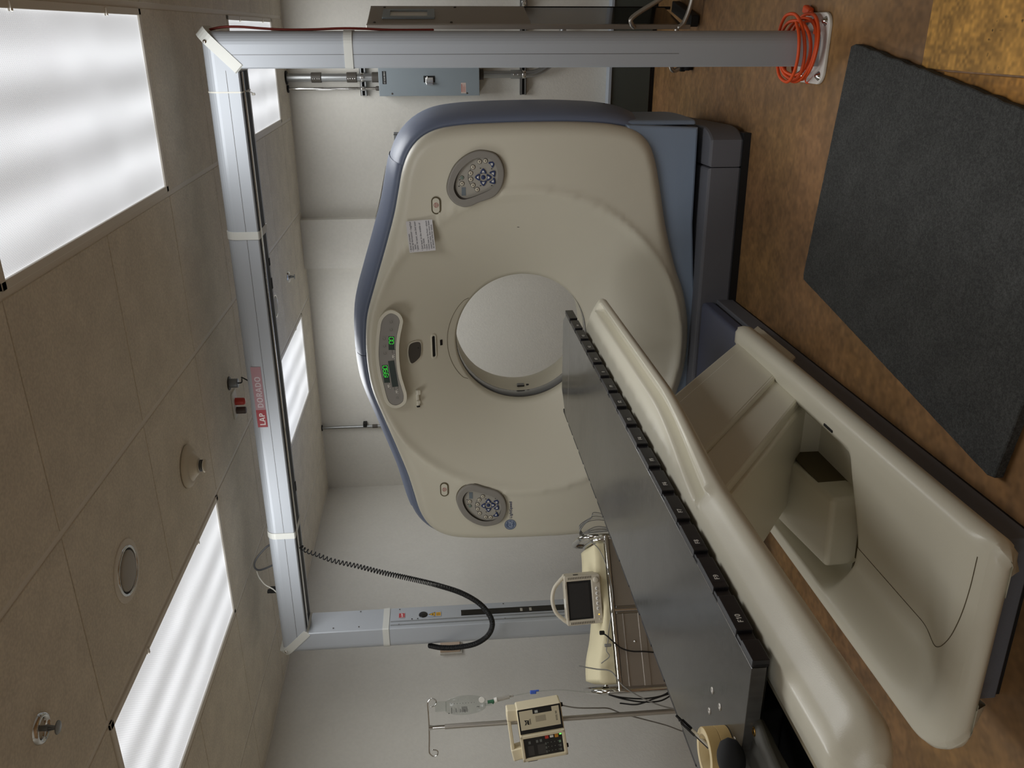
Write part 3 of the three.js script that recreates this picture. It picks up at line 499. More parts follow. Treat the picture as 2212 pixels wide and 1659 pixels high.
{ // lower cover: a long shallow tub with rounded rims, pocketed at the far end
  const Y = 0.236, HW = 0.335, CX = -0.035, ZN = 0.722, ZFAR = -1.05;
  const quart = (t) => Math.sqrt(Math.max(0, 1 - (1 - clamp(t, 0, 1)) ** 2));
  const prof = (z) => {
    const en = quart((ZN - z) / 0.11), ef = quart((z - ZFAR) / 0.10), cr = 1 - quart((ZN - z) / 0.06), cl = 1 - quart((ZN - z) / 0.15);
    const xr = CX + HW - 0.05 * cr - 0.055 * (1 - ef), xl = CX - HW + 0.11 * cl + 0.055 * (1 - ef), drop = 0.055 * (1 - en) + 0.05 * (1 - ef);
    const run = sst(ZN - 0.03, ZN - 0.30, z), pocket = sst(0.06, -0.03, z), out = [];
    const N = 40, side = [[0.62, 0.085], [0.80, 0.115], [0.93, 0.15], [0.985, 0.175], [1, 0.198], [0.988, 0.217], [0.962, 0.230]], cx = (xr + xl) / 2, hw = (xr - xl) / 2;
    for (const [k, y] of side) out.push([cx + hw * k, Math.min(Math.max(y, 0.168 * sst(0.15, 0.0, ZN - z)), Y - drop - 0.008), z]);
    for (let i = 0; i <= N; i++) {
      const x = lerp(cx + hw * 0.925, cx - hw * 0.925, i / N), right = sst(0.242, -0.135, x) * 0.35 + 0.65 * clamp((0.236 - x) / 0.36, 0, 1), left = sst(-0.325, -0.19, x);
      const valley = 0.082 * run * Math.min(right, 1) * left, pit = x > 0.215 || x < -0.30 ? 0 : 0.135 * sst(0.215, 0.19, x) * sst(-0.30, -0.27, x);
      out.push([x, Y - drop - lerp(valley, Math.max(valley * sst(-0.6, 0, z), pit), pocket), z]);
    }
    for (const [k, y] of side.slice().reverse()) out.push([cx - hw * k, Math.min(Math.max(y, 0.168 * sst(0.15, 0.0, ZN - z)), Y - drop - 0.008), z]);
    return out;
  };
  const zs = []; for (let i = 0; i <= 150; i++) zs.push(lerp(ZFAR, ZN, i / 150)); for (const d of [0.001, 0.004, 0.009, 0.016, 0.024]) zs.push(ZN - d); zs.sort((a, b) => a - b);
  const rows = zs.map(prof); const last = rows[rows.length - 1];
  const shrink = (k, y1, dz) => last.map(([x, y]) => [CX + (x - CX) * k, Math.max(Math.min(y, y1), y1 - 0.006), ZN - dz]); rows.push(shrink(0.99, 0.166, 0.006), shrink(0.95, 0.15, 0.04), shrink(0.7, 0.145, 0.14));
  mesh('lower_cover', grid(rows, false, true), M.creamTable, table);
  const seam = []; for (let i = 0; i <= 26; i++) seam.push([-0.128, 0, lerp(0.0, 0.47, i / 26)]); for (const [x, z] of [[-0.124, 0.51], [-0.11, 0.55], [-0.085, 0.59], [-0.05, 0.625], [0.0, 0.652], [0.07, 0.668], [0.15, 0.675], [0.24, 0.676]]) seam.push([x, 0, z]);
  const hAt = (x, z) => { const p = prof(z); for (let i = 7; i < p.length - 8; i++) if (p[i][0] >= x && p[i + 1][0] <= x) return lerp(p[i][1], p[i + 1][1], (p[i][0] - x) / (p[i][0] - p[i + 1][0] + 1e-9)); return 0.2; };
  mesh('cover_seam', tube(seam.map(([x, , z]) => [x, hAt(x, z) + 0.0002, z]), 0.0011, 140, 5), M.outline, table);
  // box cover of the leg pivot in the pocket
  mesh('pivot_cover', span(-0.125, 0.125, 0, 0.135, -0.2, 0.2, 0.018, 3), M.creamTable, table, { at: [-0.135, 0.092, -0.235], rot: [0.06, 0.06, 0] });
  mesh('pivot_gap', [span(-0.265, -0.02, 0.085, 0.112, -0.036, -0.028), span(-0.012, -0.006, 0.09, 0.205, -0.43, -0.05)], M.outline, table);
  mesh('pocket_wall', span(-0.29, 0.205, 0.08, 0.225, -0.56, -0.40, 0.02, 3), M.creamTable, table);
  mesh('rim_notch', span(0.226, 0.234, 0.226, 0.2385, -0.12, -0.06, 0.001), M.black, table);
}
{ // dark floor plate and dock toward the gantry
  mesh('base_box', span(-0.27, 0.225, 0.012, 0.095, -1.66, 0.587, 0.006), M.base, table);
  mesh('base_foot', span(-0.262, 0.218, 0, 0.014, -1.66, 0.58), M.black, table);
  mesh('dock', span(-0.26, 0.215, 0.1, 0.17, -1.66, -1.0, 0.02, 3), M.dock, table);
  mesh('tape_strip', [box(0.004, 0.03, 0.3, 0.226, 0.05, -1.05, 0.001), box(0.004, 0.05, 0.16, 0.227, 0.08, -0.95, 0.001)], M.rubber, table, { rot: [0, 0.02, 0] });
}
// ---------------------------------------------------------------- things on the table
const onTable = (x, y, z) => { const a = 2.0 * D2R; return [-1.395 + x * Math.cos(a) + z * Math.sin(a), y, -2.2 - x * Math.sin(a) + z * Math.cos(a)]; };
{
  const t = thing('tape_roll', 'two stacked rolls of yellow masking tape standing near the end of the couch top', 'tape', onTable(-0.03, TOP + 0.0006, 0.937), 0.3);
  for (const y of [0, 0.0255]) {
    mesh('tape_band', lathe([[0.0385, y + 0.0005], [0.0525, y + 0.0003], [0.0532, y + 0.001], [0.0532, y + 0.0242], [0.0525, y + 0.025], [0.0385, y + 0.0248]], 64), M.tape, t);
    mesh('tape_face', lathe([[0.0392, y + 0.0252], [0.0524, y + 0.0252]], 64), M.tapeEdge, t);
    mesh('core', lathe([[0.0385, y + 0.0005], [0.0385, y + 0.025], [0.0368, y + 0.025], [0.0368, y + 0.0005], [0.0385, y + 0.0005]], 48), M.tapeEdge, t);
  }
}
{
  const A = new V3(...onTable(-0.055, TOP + 0.012, 0.925)), B = new V3(...onTable(0.003, TOP + 0.088, 0.868)), d = B.clone().sub(A), L = d.length();
  const t = thing('pen', 'white ballpoint pen with a black clip leaning in the tape roll', 'pen', A.toArray()); t.quaternion.setFromUnitVectors(new V3(0, 1, 0), d.clone().normalize());
  mesh('barrel', lathe([[0.0, 0], [0.001, 0.0], [0.0022, 0.012], [0.0045, 0.02], [0.0048, 0.05], [0.0048, L - 0.02], [0.0042, L - 0.012], [0, L - 0.012]], 24), M.white, t);
  mesh('clip', [lathe([[0, L - 0.006], [0.0052, L - 0.006], [0.0054, L - 0.03], [0.005, L - 0.032]], 20), span(-0.0022, 0.0022, L - 0.045, L - 0.008, 0.0055, 0.0085, 0.001)], M.blackGloss, t);
  mesh('push_button', lathe([[0.0028, L - 0.006], [0.0028, L + 0.008], [0.002, L + 0.0095], [0, L + 0.0095]], 16), M.black, t);
  const pt = canvasTex(128, 32, (c) => { c.fillStyle = '#dddbd4'; c.fillRect(0, 0, 128, 32); c.fillStyle = '#1d1d22'; c.font = 'italic bold 20px serif'; c.fillText('Clinic', 8, 22); c.fillRect(84, 8, 6, 16); c.fillRect(94, 8, 6, 16); c.strokeStyle = '#1d1d22'; c.lineWidth = 3; c.strokeRect(108, 9, 13, 13); });
  mesh('imprint', [new THREE.CylinderGeometry(0.0049, 0.0049, 0.04, 12, 1, true, -0.7, 1.4).translate(0, L - 0.062, 0)], std('#45454b', 0.6, 0, { transparent: false, map: pt }), t, { keepUV: true, rot: [0, -0.6, 0] });
}
{ // folded grey foam restraint with an eyeleted strap
  const t = thing('foam_restraint', 'folded dark grey foam pad with a brass-eyeleted strap at the couch end', 'pad', onTable(0.0, 0.795, 1.05), 2.0 * D2R);
  const blob = (pts, r0, fl) => { const rows = [], N = 22; for (let i = 0; i < pts.length; i++) { const row = [], [x, y, z, w] = pts[i]; for (let k = 0; k <= N; k++) { const a = (k / N) * Math.PI * 2, c = Math.cos(a), s = Math.sin(a); row.push([x + w * Math.sign(c) * Math.abs(c) ** 0.7, y + r0 * fl * Math.sign(s) * Math.abs(s) ** 0.7 * Math.min(1, w / r0), z]); } rows.push(row); } return grid(rows); };
  const prof = [[0.045, 0.05, -0.135, 0.002], [0.045, 0.05, -0.13, 0.016], [0.045, 0.05, -0.115, 0.028], [0.04, 0.05, -0.09, 0.037], [0.03, 0.049, -0.05, 0.047], [0.012, 0.047, 0, 0.064], [0, 0.045, 0.06, 0.08], [-0.01, 0.042, 0.13, 0.09], [-0.015, 0.04, 0.22, 0.09]];
  mesh('cushion', blob(prof, 0.04, 0.6), M.padGrey, t);
  const st = [[0.083, 0.06, -0.115, 0.002], [0.084, 0.061, -0.11, 0.013], [0.086, 0.062, -0.095, 0.02], [0.088, 0.063, -0.06, 0.0245], [0.087, 0.0635, -0.03, 0.023], [0.083, 0.063, 0.0, 0.017], [0.076, 0.06, 0.035, 0.014], [0.066, 0.055, 0.1, 0.014], [0.05, 0.05, 0.2, 0.016]];
  mesh('strap', blob(st, 0.012, 0.75), M.padGrey, t);
  mesh('eyelet', mv(lathe([[0.0045, 0], [0.005, 0.002], [0.0075, 0.0026], [0.0095, 0.0012], [0.0098, 0]], 24), 0.088, 0.0715, -0.045), M.brass, t);
  mesh('eyelet_hole', mv(rod([0, 0, 0], [0, 0.0012, 0], 0.0046), 0.088, 0.0716, -0.045), M.black, t);
}
{
  const t = thing('rubber_bulb', 'black rounded rubber bulb lying beside the masking tape', 'bulb', onTable(0.03, TOP + 0.001, 1.012));
  mesh('bulb', mv(lathe([[0, 0], [0.02, 0.001], [0.034, 0.01], [0.039, 0.024], [0.034, 0.038], [0.02, 0.047], [0.008, 0.05], [0, 0.05]], 36), 0, 0, 0), M.rubber, t);
  mesh('neck', mv(rt(lathe([[0.012, 0], [0.012, 0.03], [0.009, 0.034], [0, 0.034]], 20), 0, 0, 0).rotateX(Math.PI / 2), 0, 0.024, 0.03), M.rubber, t);
}
// ---------------------------------------------------------------- laser portal frame: two posts and a bridge
const portal = thing('laser_portal', 'grey aluminium laser portal spanning the room, two posts and a bridge', 'portal', [0, 0, -3.39]);
{
  const X0 = -2.62, X1 = -0.124, YI = 2.142, T = 0.124, Dp = 0.155;      // inner faces of the posts, underside of the bridge, section height and depth
  const sec = [];                                                       // section: a = distance from the inner face, b = depth from the rear
  sec.push([0, 0.004], [0, Dp - 0.004], [0.004, Dp]); sec.push([0.078, Dp]); for (let i = 0; i <= 7; i++) { const q = i / 7 * Math.PI / 2; sec.push([T - 0.044 + 0.044 * Math.sin(q), Dp - 0.044 + 0.044 * Math.cos(q)]); }
  sec.push([T, 0.02]); for (let i = 1; i <= 4; i++) { const q = i / 4 * Math.PI / 2; sec.push([T - 0.02 * (1 - Math.cos(q)), 0.02 - 0.02 * Math.sin(q)]); } sec.push([0.004, 0], [0, 0.004]);
  const bar = (P, ringA, ringB, grow = 0) => {   // P(a, b, end) gives a corner of the bar
    const rows = [sec.map(([a, b]) => P(a, b, ringA)), sec.map(([a, b]) => P(a, b, ringB))];
    const q = []; for (let j = 0; j < sec.length - 1; j++) { const A = rows[0][j], B = rows[0][j + 1], C = rows[1][j], E = rows[1][j + 1]; q.push(...A, ...C, ...B, ...B, ...C, ...E); }
    for (const r of rows) for (let j = 1; j < sec.length - 2; j++) q.push(...r[0], ...r[j], ...r[j + 1]);
    const g = new THREE.BufferGeometry(); g.setAttribute('position', new THREE.Float32BufferAttribute(q, 3)); g.computeVertexNormals(); return g;
  };
  const G = (a, k) => a < 0.062 ? a - k : a + k, B_ = (b, k) => b < 0.07 ? b - k : b + k;
  const postR = (y0, y1, k = 0) => bar((a, b, e) => [X1 + G(a, k), e ? y1(a) : y0(a), B_(b, k)], 0, 1);
  const postL = (y0, y1, k = 0) => bar((a, b, e) => [X0 - G(a, k), e ? y1(a) : y0(a), B_(b, k)], 0, 1);
  const brid = (x0, x1, k = 0) => bar((a, b, e) => [e ? x1(a) : x0(a), YI + G(a, k), B_(b, k)], 0, 1);
  const c = (v) => () => v;
  mesh('post', postR(c(0.012), (a) => YI + a), M.post, portal);
  mesh('post', postL(c(0.012), (a) => YI + a), M.post, portal);
  mesh('bridge', brid((a) => X0 - a, (a) => X1 + a), M.post, portal);
  // collars
  mesh('collar', postR(c(1.738), c(1.768), 0.0025), M.collar, portal); mesh('collar', postL(c(1.757), c(1.787), 0.0025), M.collar, portal);
  mesh('collar', brid(c(-0.738), c(-0.708), 0.0025), M.collar, portal); mesh('collar', brid(c(-2.09), c(-2.06), 0.0025), M.collar, portal);
  for (const s of [1, -1]) {                    // mitre strips
    const w = 0.019, f = (a, sg) => YI + a + sg * w;
    mesh('mitre_collar', s > 0 ? bar((a, b, e) => [X1 + G(a, 0.004) + (e ? -w : w) * 0.7, YI + G(a, 0.004) + (e ? w : -w) * 0.7, B_(b, 0.003)], 0, 1) : bar((a, b, e) => [X0 - G(a, 0.004) + (e ? w : -w) * 0.7, YI + G(a, 0.004) + (e ? w : -w) * 0.7, B_(b, 0.003)], 0, 1), M.collar, portal);
    mesh('bolt', mv(rt(lathe([[0, 0.004], [0.006, 0.003], [0.007, 0]], 16), Math.PI / 2), s > 0 ? -0.034 : X0 - 0.1, YI + 0.105, Dp + 0.002), M.chrome, portal);
  }
  // long thin panel joints on the fronts, slots under the bridge
  mesh('panel_joint', span(X1 + 0.0455, X1 + 0.0468, 0.55, 2.18, Dp - 0.001, Dp + 0.0006), M.greyDark, portal);
  mesh('panel_joint', span(-2.66, -0.13, YI + 0.0455, YI + 0.0468, Dp - 0.001, Dp + 0.0006), M.greyDark, portal);
  mesh('rail_slot', [span(X0 + 0.02, X1 - 0.01, YI - 0.0015, YI + 0.001, Dp - 0.026, Dp - 0.004), span(X0 + 0.02, X1 - 0.01, YI - 0.0015, YI + 0.001, 0.03, Dp - 0.05)], M.black, portal);
  mesh('rail_lip', span(X0 + 0.02, X1 - 0.01, YI - 0.006, YI + 0.001, Dp - 0.046, Dp - 0.03, 0.003), M.chrome, portal);
  for (const [x, w] of [[-0.86, 0.03], [-0.95, 0.045], [-1.9, 0.045]]) mesh('laser_port', span(x - w / 2, x + w / 2, YI - 0.003, YI, 0.012, 0.028, 0.002), M.black, portal);
  // cable ties
  mesh('cable_tie', [brid(c(-0.206), c(-0.201), 0.0016), tube([[-0.203, YI - 0.001, 0.1], [-0.205, YI - 0.02, 0.105], [-0.214, YI - 0.035, 0.1]], 0.002, 16, 6), box(0.009, 0.012, 0.007, -0.213, YI - 0.03, 0.1, 0.002)], M.tie, portal);
  // laser head on the inner face of the far post
  const xi = X0 + 0.0006, zf = (z) => z + 3.39;
  const face = (name, w, h, y, z, tex) => decal(name, w, h, print(tex, 0.5), portal, [xi + 0.0012, y, zf(z)], [0, Math.PI / 2, 0]);
  const lap = canvasTex(160, 160, (q) => { q.fillStyle = '#a8242c'; q.fillRect(0, 0, 160, 160); q.strokeStyle = '#d9c9c6'; q.lineWidth = 5; q.strokeRect(5, 5, 150, 150); q.fillStyle = '#e9e1de'; q.font = 'bold 74px sans-serif'; q.textAlign = 'center'; q.textBaseline = 'middle'; q.fillText('LAP', 80, 84, 136); });
  face('badge', 0.034, 0.03, 1.698, -3.327, lap);
  const warn = canvasTex(128, 224, (q) => { q.fillStyle = '#a4adba'; q.fillRect(0, 0, 128, 224); q.fillStyle = '#1a1712'; q.beginPath(); q.moveTo(64, 2); q.lineTo(124, 126); q.lineTo(4, 126); q.fill(); q.fillStyle = '#d9a526'; q.beginPath(); q.moveTo(64, 20); q.lineTo(110, 117); q.lineTo(18, 117); q.fill(); q.fillStyle = '#1a1712'; q.beginPath(); q.arc(64, 84, 15, 0, 7); q.fill(); q.fillStyle = '#d9a526'; q.fillRect(16, 138, 96, 80); q.fillStyle = '#5c3d18'; for (let i = 0; i < 4; i++) q.fillRect(22, 148 + i * 17, 84 - 12 * (i % 2), 7); });
  face('warning_label', 0.036, 0.064, 1.54, -3.323, warn);
  mesh('laser_eye', [mv(rt(lathe([[0, 0.003], [0.02, 0.003], [0.0215, 0.001], [0.0215, 0]], 32), 0, 0, -Math.PI / 2), xi, 1.595, zf(-3.325))], M.blackGloss, portal);
  for (const y of [1.649, 1.621]) mesh('screw', mv(rt(lathe([[0, 0.0015], [0.003, 0.0012], [0.0034, 0]], 12), 0, 0, -Math.PI / 2), xi, y, zf(-3.298)), M.black, portal);
  for (const [y, z] of [[1.71, -3.375], [1.71, -3.262], [1.9, -3.375], [1.9, -3.262], [2.02, -3.262], [1.2, -3.375], [1.2, -3.262]]) mesh('screw', mv(rt(lathe([[0, 0.002], [0.003, 0.0016], [0.0036, 0]], 12), 0, 0, -Math.PI / 2), xi, y, zf(z)), M.greyDark, portal);
  mesh('laser_window', span(xi - 0.001, xi + 0.0022, 0.40, 1.411, zf(-3.342), zf(-3.302), 0.001), M.blackGloss, portal);
  for (const y of [1.07, 1.115]) mesh('window_clip', span(xi, xi + 0.004, y - 0.006, y + 0.006, zf(-3.33), zf(-3.308), 0.0015), M.greyLight, portal);
  mesh('face_ridge', [span(xi - 0.001, xi + 0.0016, 0.02, 1.75, zf(-3.288), zf(-3.283)), span(xi - 0.001, xi + 0.0016, 0.02, 1.75, zf(-3.262), zf(-3.256))], M.bracket, portal);
  // maker's strip on the bridge
  const strip = canvasTex(1024, 160, (q) => {
    const g = '#b0868d'; q.fillStyle = g; q.fillRect(0, 0, 1024, 160); q.fillStyle = '#a3212c'; q.fillRect(0, 0, 300, 160); q.fillStyle = '#e6dedc'; q.font = 'bold 124px sans-serif'; q.textBaseline = 'middle'; q.fillText('LAP', 26, 86, 244);
    q.fillStyle = '#cfc2c7'; q.font = 'bold 128px sans-serif'; q.fillText('DORADO', 330, 86, 600);
  });
  decal('maker_strip', 0.272, 0.041, print(strip, 0.5), portal, [-1.398, YI + 0.0905 - 0.014, Dp + 0.0012]);
  // foot plates
  for (const [x, s] of [[-0.062, 1], [X0 - 0.062, -1]]) {
    mesh('foot_plate', mv(rt(ext(rrect(0.25, 0.24, 0.05), 0.014, 0.004), -Math.PI / 2), x, 0, 0.085), M.white, portal);
    for (const [dx, dz] of [[-0.095, 0.085], [0.095, 0.085], [-0.095, -0.08], [0.095, -0.08]]) mesh('bolt', mv(lathe([[0, 0.014], [0.007, 0.013], [0.011, 0.007], [0.016, 0.002], [0.017, 0]], 18), x + dx, 0.014, 0.085 + dz), M.chrome, portal);
  }
}
{ // orange extension cord wound round the foot of the near post
  const t = thing('extension_cord', 'orange extension cord wound round the foot of the grey post', 'cord', [-0.062, 0, -3.31]);
  const pts = []; const turns = 5; for (let i = 0; i <= turns * 14; i++) { const a = (i / 14) * Math.PI * 2 + 0.6, k = i / 14, w = 0.105 + 0.014 * Math.sin(k * 2.1) + 0.008 * n8(i * 0.07, 0.3), l = 0.118 + 0.012 * Math.sin(k * 1.7 + 1); pts.push([w * Math.cos(a), 0.03 + 0.016 * (turns - k) + 0.012 * Math.sin(a * 1.0 + k * 1.3) + 0.022 * (a % 6.283 > 3.4 ? 1 : 0) * 0.4, l * Math.sin(a)]); }
  const end = [[-0.112, 0.012, -0.02], [-0.095, 0.008, 0.05], [-0.045, 0.007, 0.1], [0.02, 0.0065, 0.108], [0.07, 0.0065, 0.085], [0.1, 0.0065, 0.035], [0.115, 0.009, -0.02], [0.122, 0.012, -0.04]];
  mesh('cable', tube(pts.concat(end), 0.0062, 620, 8), M.orange, t);
  mesh('plug', [mv(rt(new RoundedBoxGeometry(0.03, 0.026, 0.06, 3, 0.009), 0, -0.25, 0), 0.133, 0.016, -0.075), mv(rt(new THREE.ConeGeometry(0.011, 0.03, 14), Math.PI / 2, -0.25, 0), 0.125, 0.014, -0.038)], M.orange, t);
}
{
  const t = thing('power_cord', 'dark red power cord running down the outer edge of the grey post', 'cord', [0, 0, -3.315]);
  mesh('cable', tube([[-0.035, 2.262, 0], [-0.022, 2.27, 0], [-0.004, 2.262, 0], [0.006, 2.235, 0], [0.013, 2.19, 0], [0.013, 2.13, 0], [0.008, 2.06, 0], [0.004, 1.98, 0], [0.0045, 1.88, 0], [0.008, 1.78, 0], [0.007, 1.7, 0], [0.003, 1.6, 0], [0.0032, 1.45, 0]], 0.0044, 130, 8), M.redCord, t);
}
{ // coiled black lead hanging from the bridge to the far post
  const t = thing('coiled_lead', 'black coiled lead looping from the bridge down past the far post', 'cord', [0, 0, -3.2]);
  const c = new THREE.CatmullRomCurve3([[-2.165, 2.143, -0.1], [-2.17, 2.11, -0.06], [-2.18, 2.05, -0.03], [-2.2, 1.985, -0.01], [-2.232, 1.87, 0], [-2.268, 1.755, 0.01], [-2.308, 1.635, 0.01], [-2.354, 1.51, 0.01], [-2.41, 1.395, 0.01], [-2.478, 1.31, 0.02], [-2.56, 1.268, 0.03], [-2.632, 1.284, 0.03], [-2.68, 1.34, 0.03], [-2.715, 1.425, 0.01], [-2.738, 1.51, -0.02], [-2.755, 1.57, -0.06]].map((p) => new V3(...p)), false, 'centripetal');
  const N = 2600, P = [], fr = c.computeFrenetFrames(400); let ph = 0; const L = c.getLength(), path = [];
  for (let i = 0; i <= N; i++) { const s = i / N, q = c.getPointAt(s), f = Math.min(400, Math.round(s * 400)), pitch = lerp(0.020, 0.0062, sst(0.03, 0.55, s)), r = lerp(0.0085, 0.0105, sst(0, 0.4, s)) * sst(0, 0.01, s); ph += (L / N) / pitch * Math.PI * 2; path.push(q.clone().addScaledVector(fr.normals[f], r * Math.cos(ph)).addScaledVector(fr.binormals[f], r * Math.sin(ph))); }
  class Path extends THREE.Curve { getPoint(u, o = new V3()) { const k = u * N, i = Math.min(N - 1, Math.floor(k)); return o.copy(path[i]).lerp(path[i + 1], k - i); } getPointAt(u, o) { return this.getPoint(u, o); } getTangentAt(u, o = new V3()) { const i = Math.min(N - 1, Math.floor(u * N)); return o.copy(path[i + 1]).sub(path[i]).normalize(); } getTangent(u, o) { return this.getTangentAt(u, o); } }
  const segs = [], M2 = N; { const curve = new Path(); segs.push(new THREE.TubeGeometry(curve, M2, 0.0029, 5, false)); }
  mesh('coil', segs, M.wireBlack, t);
}
// ---------------------------------------------------------------- loose rubber mat on the floor
{
  const A = [-0.057, -2.955], B = [-0.921, -3.08], C = [-1.067, -1.789], w = Math.hypot(A[0] - B[0], A[1] - B[1]), l = Math.hypot(C[0] - B[0], C[1] - B[1]), cx = (A[0] + C[0]) / 2, cz = (A[1] + C[1]) / 2;
  const t = thing('floor_mat', 'thick charcoal rubber mat lying on the brown floor', 'mat', [cx, 0.0042, cz], -Math.atan2(A[1] - B[1], A[0] - B[0]));
  const s = new THREE.Shape(), n = 46, jig = () => (rnd() - 0.5) * 0.005; s.moveTo(-w / 2 + 0.012, -l / 2);
  for (let i = 1; i < n; i++) s.lineTo(lerp(-w / 2, w / 2, i / n), -l / 2 + jig() * 0.3); s.lineTo(w / 2 - 0.01, -l / 2 + 0.002);
  for (let i = 1; i < n; i++) s.lineTo(w / 2 + jig(), lerp(-l / 2, l / 2, i / n)); s.lineTo(w / 2 - 0.012, l / 2);
  for (let i = 1; i < n; i++) s.lineTo(lerp(w / 2, -w / 2, i / n), l / 2 + jig() * 0.3); s.lineTo(-w / 2, l / 2 - 0.01);
  for (let i = 1; i < n; i++) s.lineTo(-w / 2 + jig() * 0.3, lerp(l / 2, -l / 2, i / n));
  mesh('mat', rt(ext(s, 0.028, 0.003, 1), -Math.PI / 2), M.mat, t);
}
// ---------------------------------------------------------------- on the back wall
{
  const t = thing('disconnect_box', 'grey steel electrical disconnect box on the back wall behind the near post', 'electrical box', [-0.215, 1.484, ZB]);
  mesh('cabinet', span(-0.172, 0.172, -0.322, 0.322, 0, 0.14, 0.004), M.panelGrey, t);
  mesh('door', span(-0.172, 0.172, -0.322, 0.322, 0.142, 0.15, 0.003), M.panelGrey, t);
  const tag = canvasTex(256, 80, (c) => { c.fillStyle = '#111214'; c.fillRect(0, 0, 256, 80); c.fillStyle = '#c9c9c4'; c.font = 'bold 40px sans-serif'; c.textAlign = 'center'; c.textBaseline = 'middle'; c.fillText('CT SCAN RM-2', 128, 42, 236); });
  decal('name_tag', 0.078, 0.026, print(tag, 0.4), t, [-0.06, 0.285, 0.1506]);
  mesh('switch_recess', span(-0.09, -0.05, -0.036, 0.036, 0.1495, 0.1515, 0.0008), M.black, t);
  mesh('switch_handle', [span(-0.098, -0.058, -0.026, 0.024, 0.151, 0.165, 0.003), span(-0.104, -0.09, -0.024, 0.02, 0.151, 0.18, 0.003), span(-0.07, -0.052, 0.008, 0.016, 0.15, 0.17, 0.002)], M.chrome, t);
  const st = canvasTex(64, 128, (c) => { c.fillStyle = '#c9b6ac'; c.fillRect(0, 0, 64, 128); c.fillStyle = '#a4584c'; c.fillRect(8, 8, 48, 18); for (let i = 0; i < 9; i++) c.fillRect(8, 36 + i * 9, 48 - (i % 3) * 8, 4); });
  decal('notice_sticker', 0.064, 0.032, print(st, 0.7), t, [-0.125, -0.218, 0.1506]);
  for (const y of [0.24, -0.24]) mesh('screw', mv(rt(lathe([[0, 0.004], [0.004, 0.0035], [0.006, 0]], 14), Math.PI / 2), -0.157, y, 0.15), M.greyDark, t);
}
{
  const t = thing('rigid_conduit', 'thick galvanised conduit with dark couplings above the grey disconnect box', 'conduit', [-0.276, 0, ZB + 0.07]);
  mesh('pipe', rod([0, 1.80, 0], [0, 2.392, 0], 0.0255, 24), M.galv, t);
  for (const y of [1.845, 1.98, 2.205]) mesh('coupling', [mv(lathe([[0.026, -0.032], [0.0305, -0.032], [0.0315, -0.028], [0.0315, 0.028], [0.0305, 0.032], [0.026, 0.032]], 24), 0, y === 1.845 ? 1.82 : y, 0)], M.greyDark, t);
  for (const y of [1.98, 2.205]) for (const d of [-0.021, -0.008, 0.008, 0.021]) mesh('set_screw', mv(rt(lathe([[0, 0.003], [0.004, 0.0025], [0.0045, 0]], 10), Math.PI / 2), -0.006, y + d, 0.031), M.chrome, t);
  mesh('ceiling_flange', mv(lathe([[0.026, 0], [0.043, 0], [0.043, 0.006], [0.026, 0.008]], 24), 0, 2.39, 0), M.black, t);
}
{
  const t = thing('thin_conduit', 'thin shiny conduit beside the thick pipe above the disconnect box', 'conduit', [-0.345, 0, ZB + 0.055]);
  mesh('pipe', rod([0, 1.81, 0], [0, 2.392, 0], 0.0095, 18), M.chrome, t);
  mesh('connector', mv(lathe([[0.01, 0], [0.0145, 0], [0.0145, 0.024], [0.0115, 0.03], [0.0095, 0.03]], 18), 0, 1.804, 0), M.greyDark, t);
  mesh('ceiling_flange', mv(lathe([[0.0095, 0], [0.024, 0], [0.024, 0.008], [0.0095, 0.008]], 18), 0, 2.388, 0), M.black, t);
}
function strut(label, x0, x1, y, clamps) {
  const t = thing('strut_channel', label, 'bracket', [x0, y, ZB], 0, 'slotted strut channels on the back wall');
  mesh('channel', [span(0, x1 - x0, -0.0205, 0.0205, 0.001, 0.005), span(0, x1 - x0, 0.0175, 0.0205, 0, 0.041), span(0, x1 - x0, -0.0205, -0.0175, 0, 0.041), span(0, x1 - x0, 0.0085, 0.0205, 0.038, 0.041), span(0, x1 - x0, -0.0205, -0.0085, 0.038, 0.041)], M.galv, t);
  mesh('channel_inside', span(0.002, x1 - x0 - 0.002, -0.017, 0.017, 0.005, 0.012), M.black, t);
  for (const [cx, r] of clamps) mesh('pipe_clamp', [mv(rt(new THREE.TorusGeometry(r + 0.002, 0.0032, 8, 24).scale(1, 1, 4), Math.PI / 2), cx - x0, 0, 0.045 + r * 0.75), span(cx - x0 - 0.008, cx - x0 + 0.008, -0.012, 0.012, 0.05 + r * 1.6, 0.07 + r * 1.6, 0.003), rod([cx - x0 + 0.002, 0, 0.06 + r * 1.7], [cx - x0 + 0.002, 0, 0.085 + r * 1.7], 0.006, 10)], M.chrome, t);
  return t;
}
strut('upper slotted strut channel clamping both conduits above the disconnect box', -0.392, -0.08, 1.913, [[-0.276, 0.0255], [-0.345, 0.0095]]);
strut('lower slotted strut channel under the disconnect box, passing behind the tinted shield', -0.392, 0.42, 0.868, [[-0.262, 0.024], [0.16, 0.02]]);
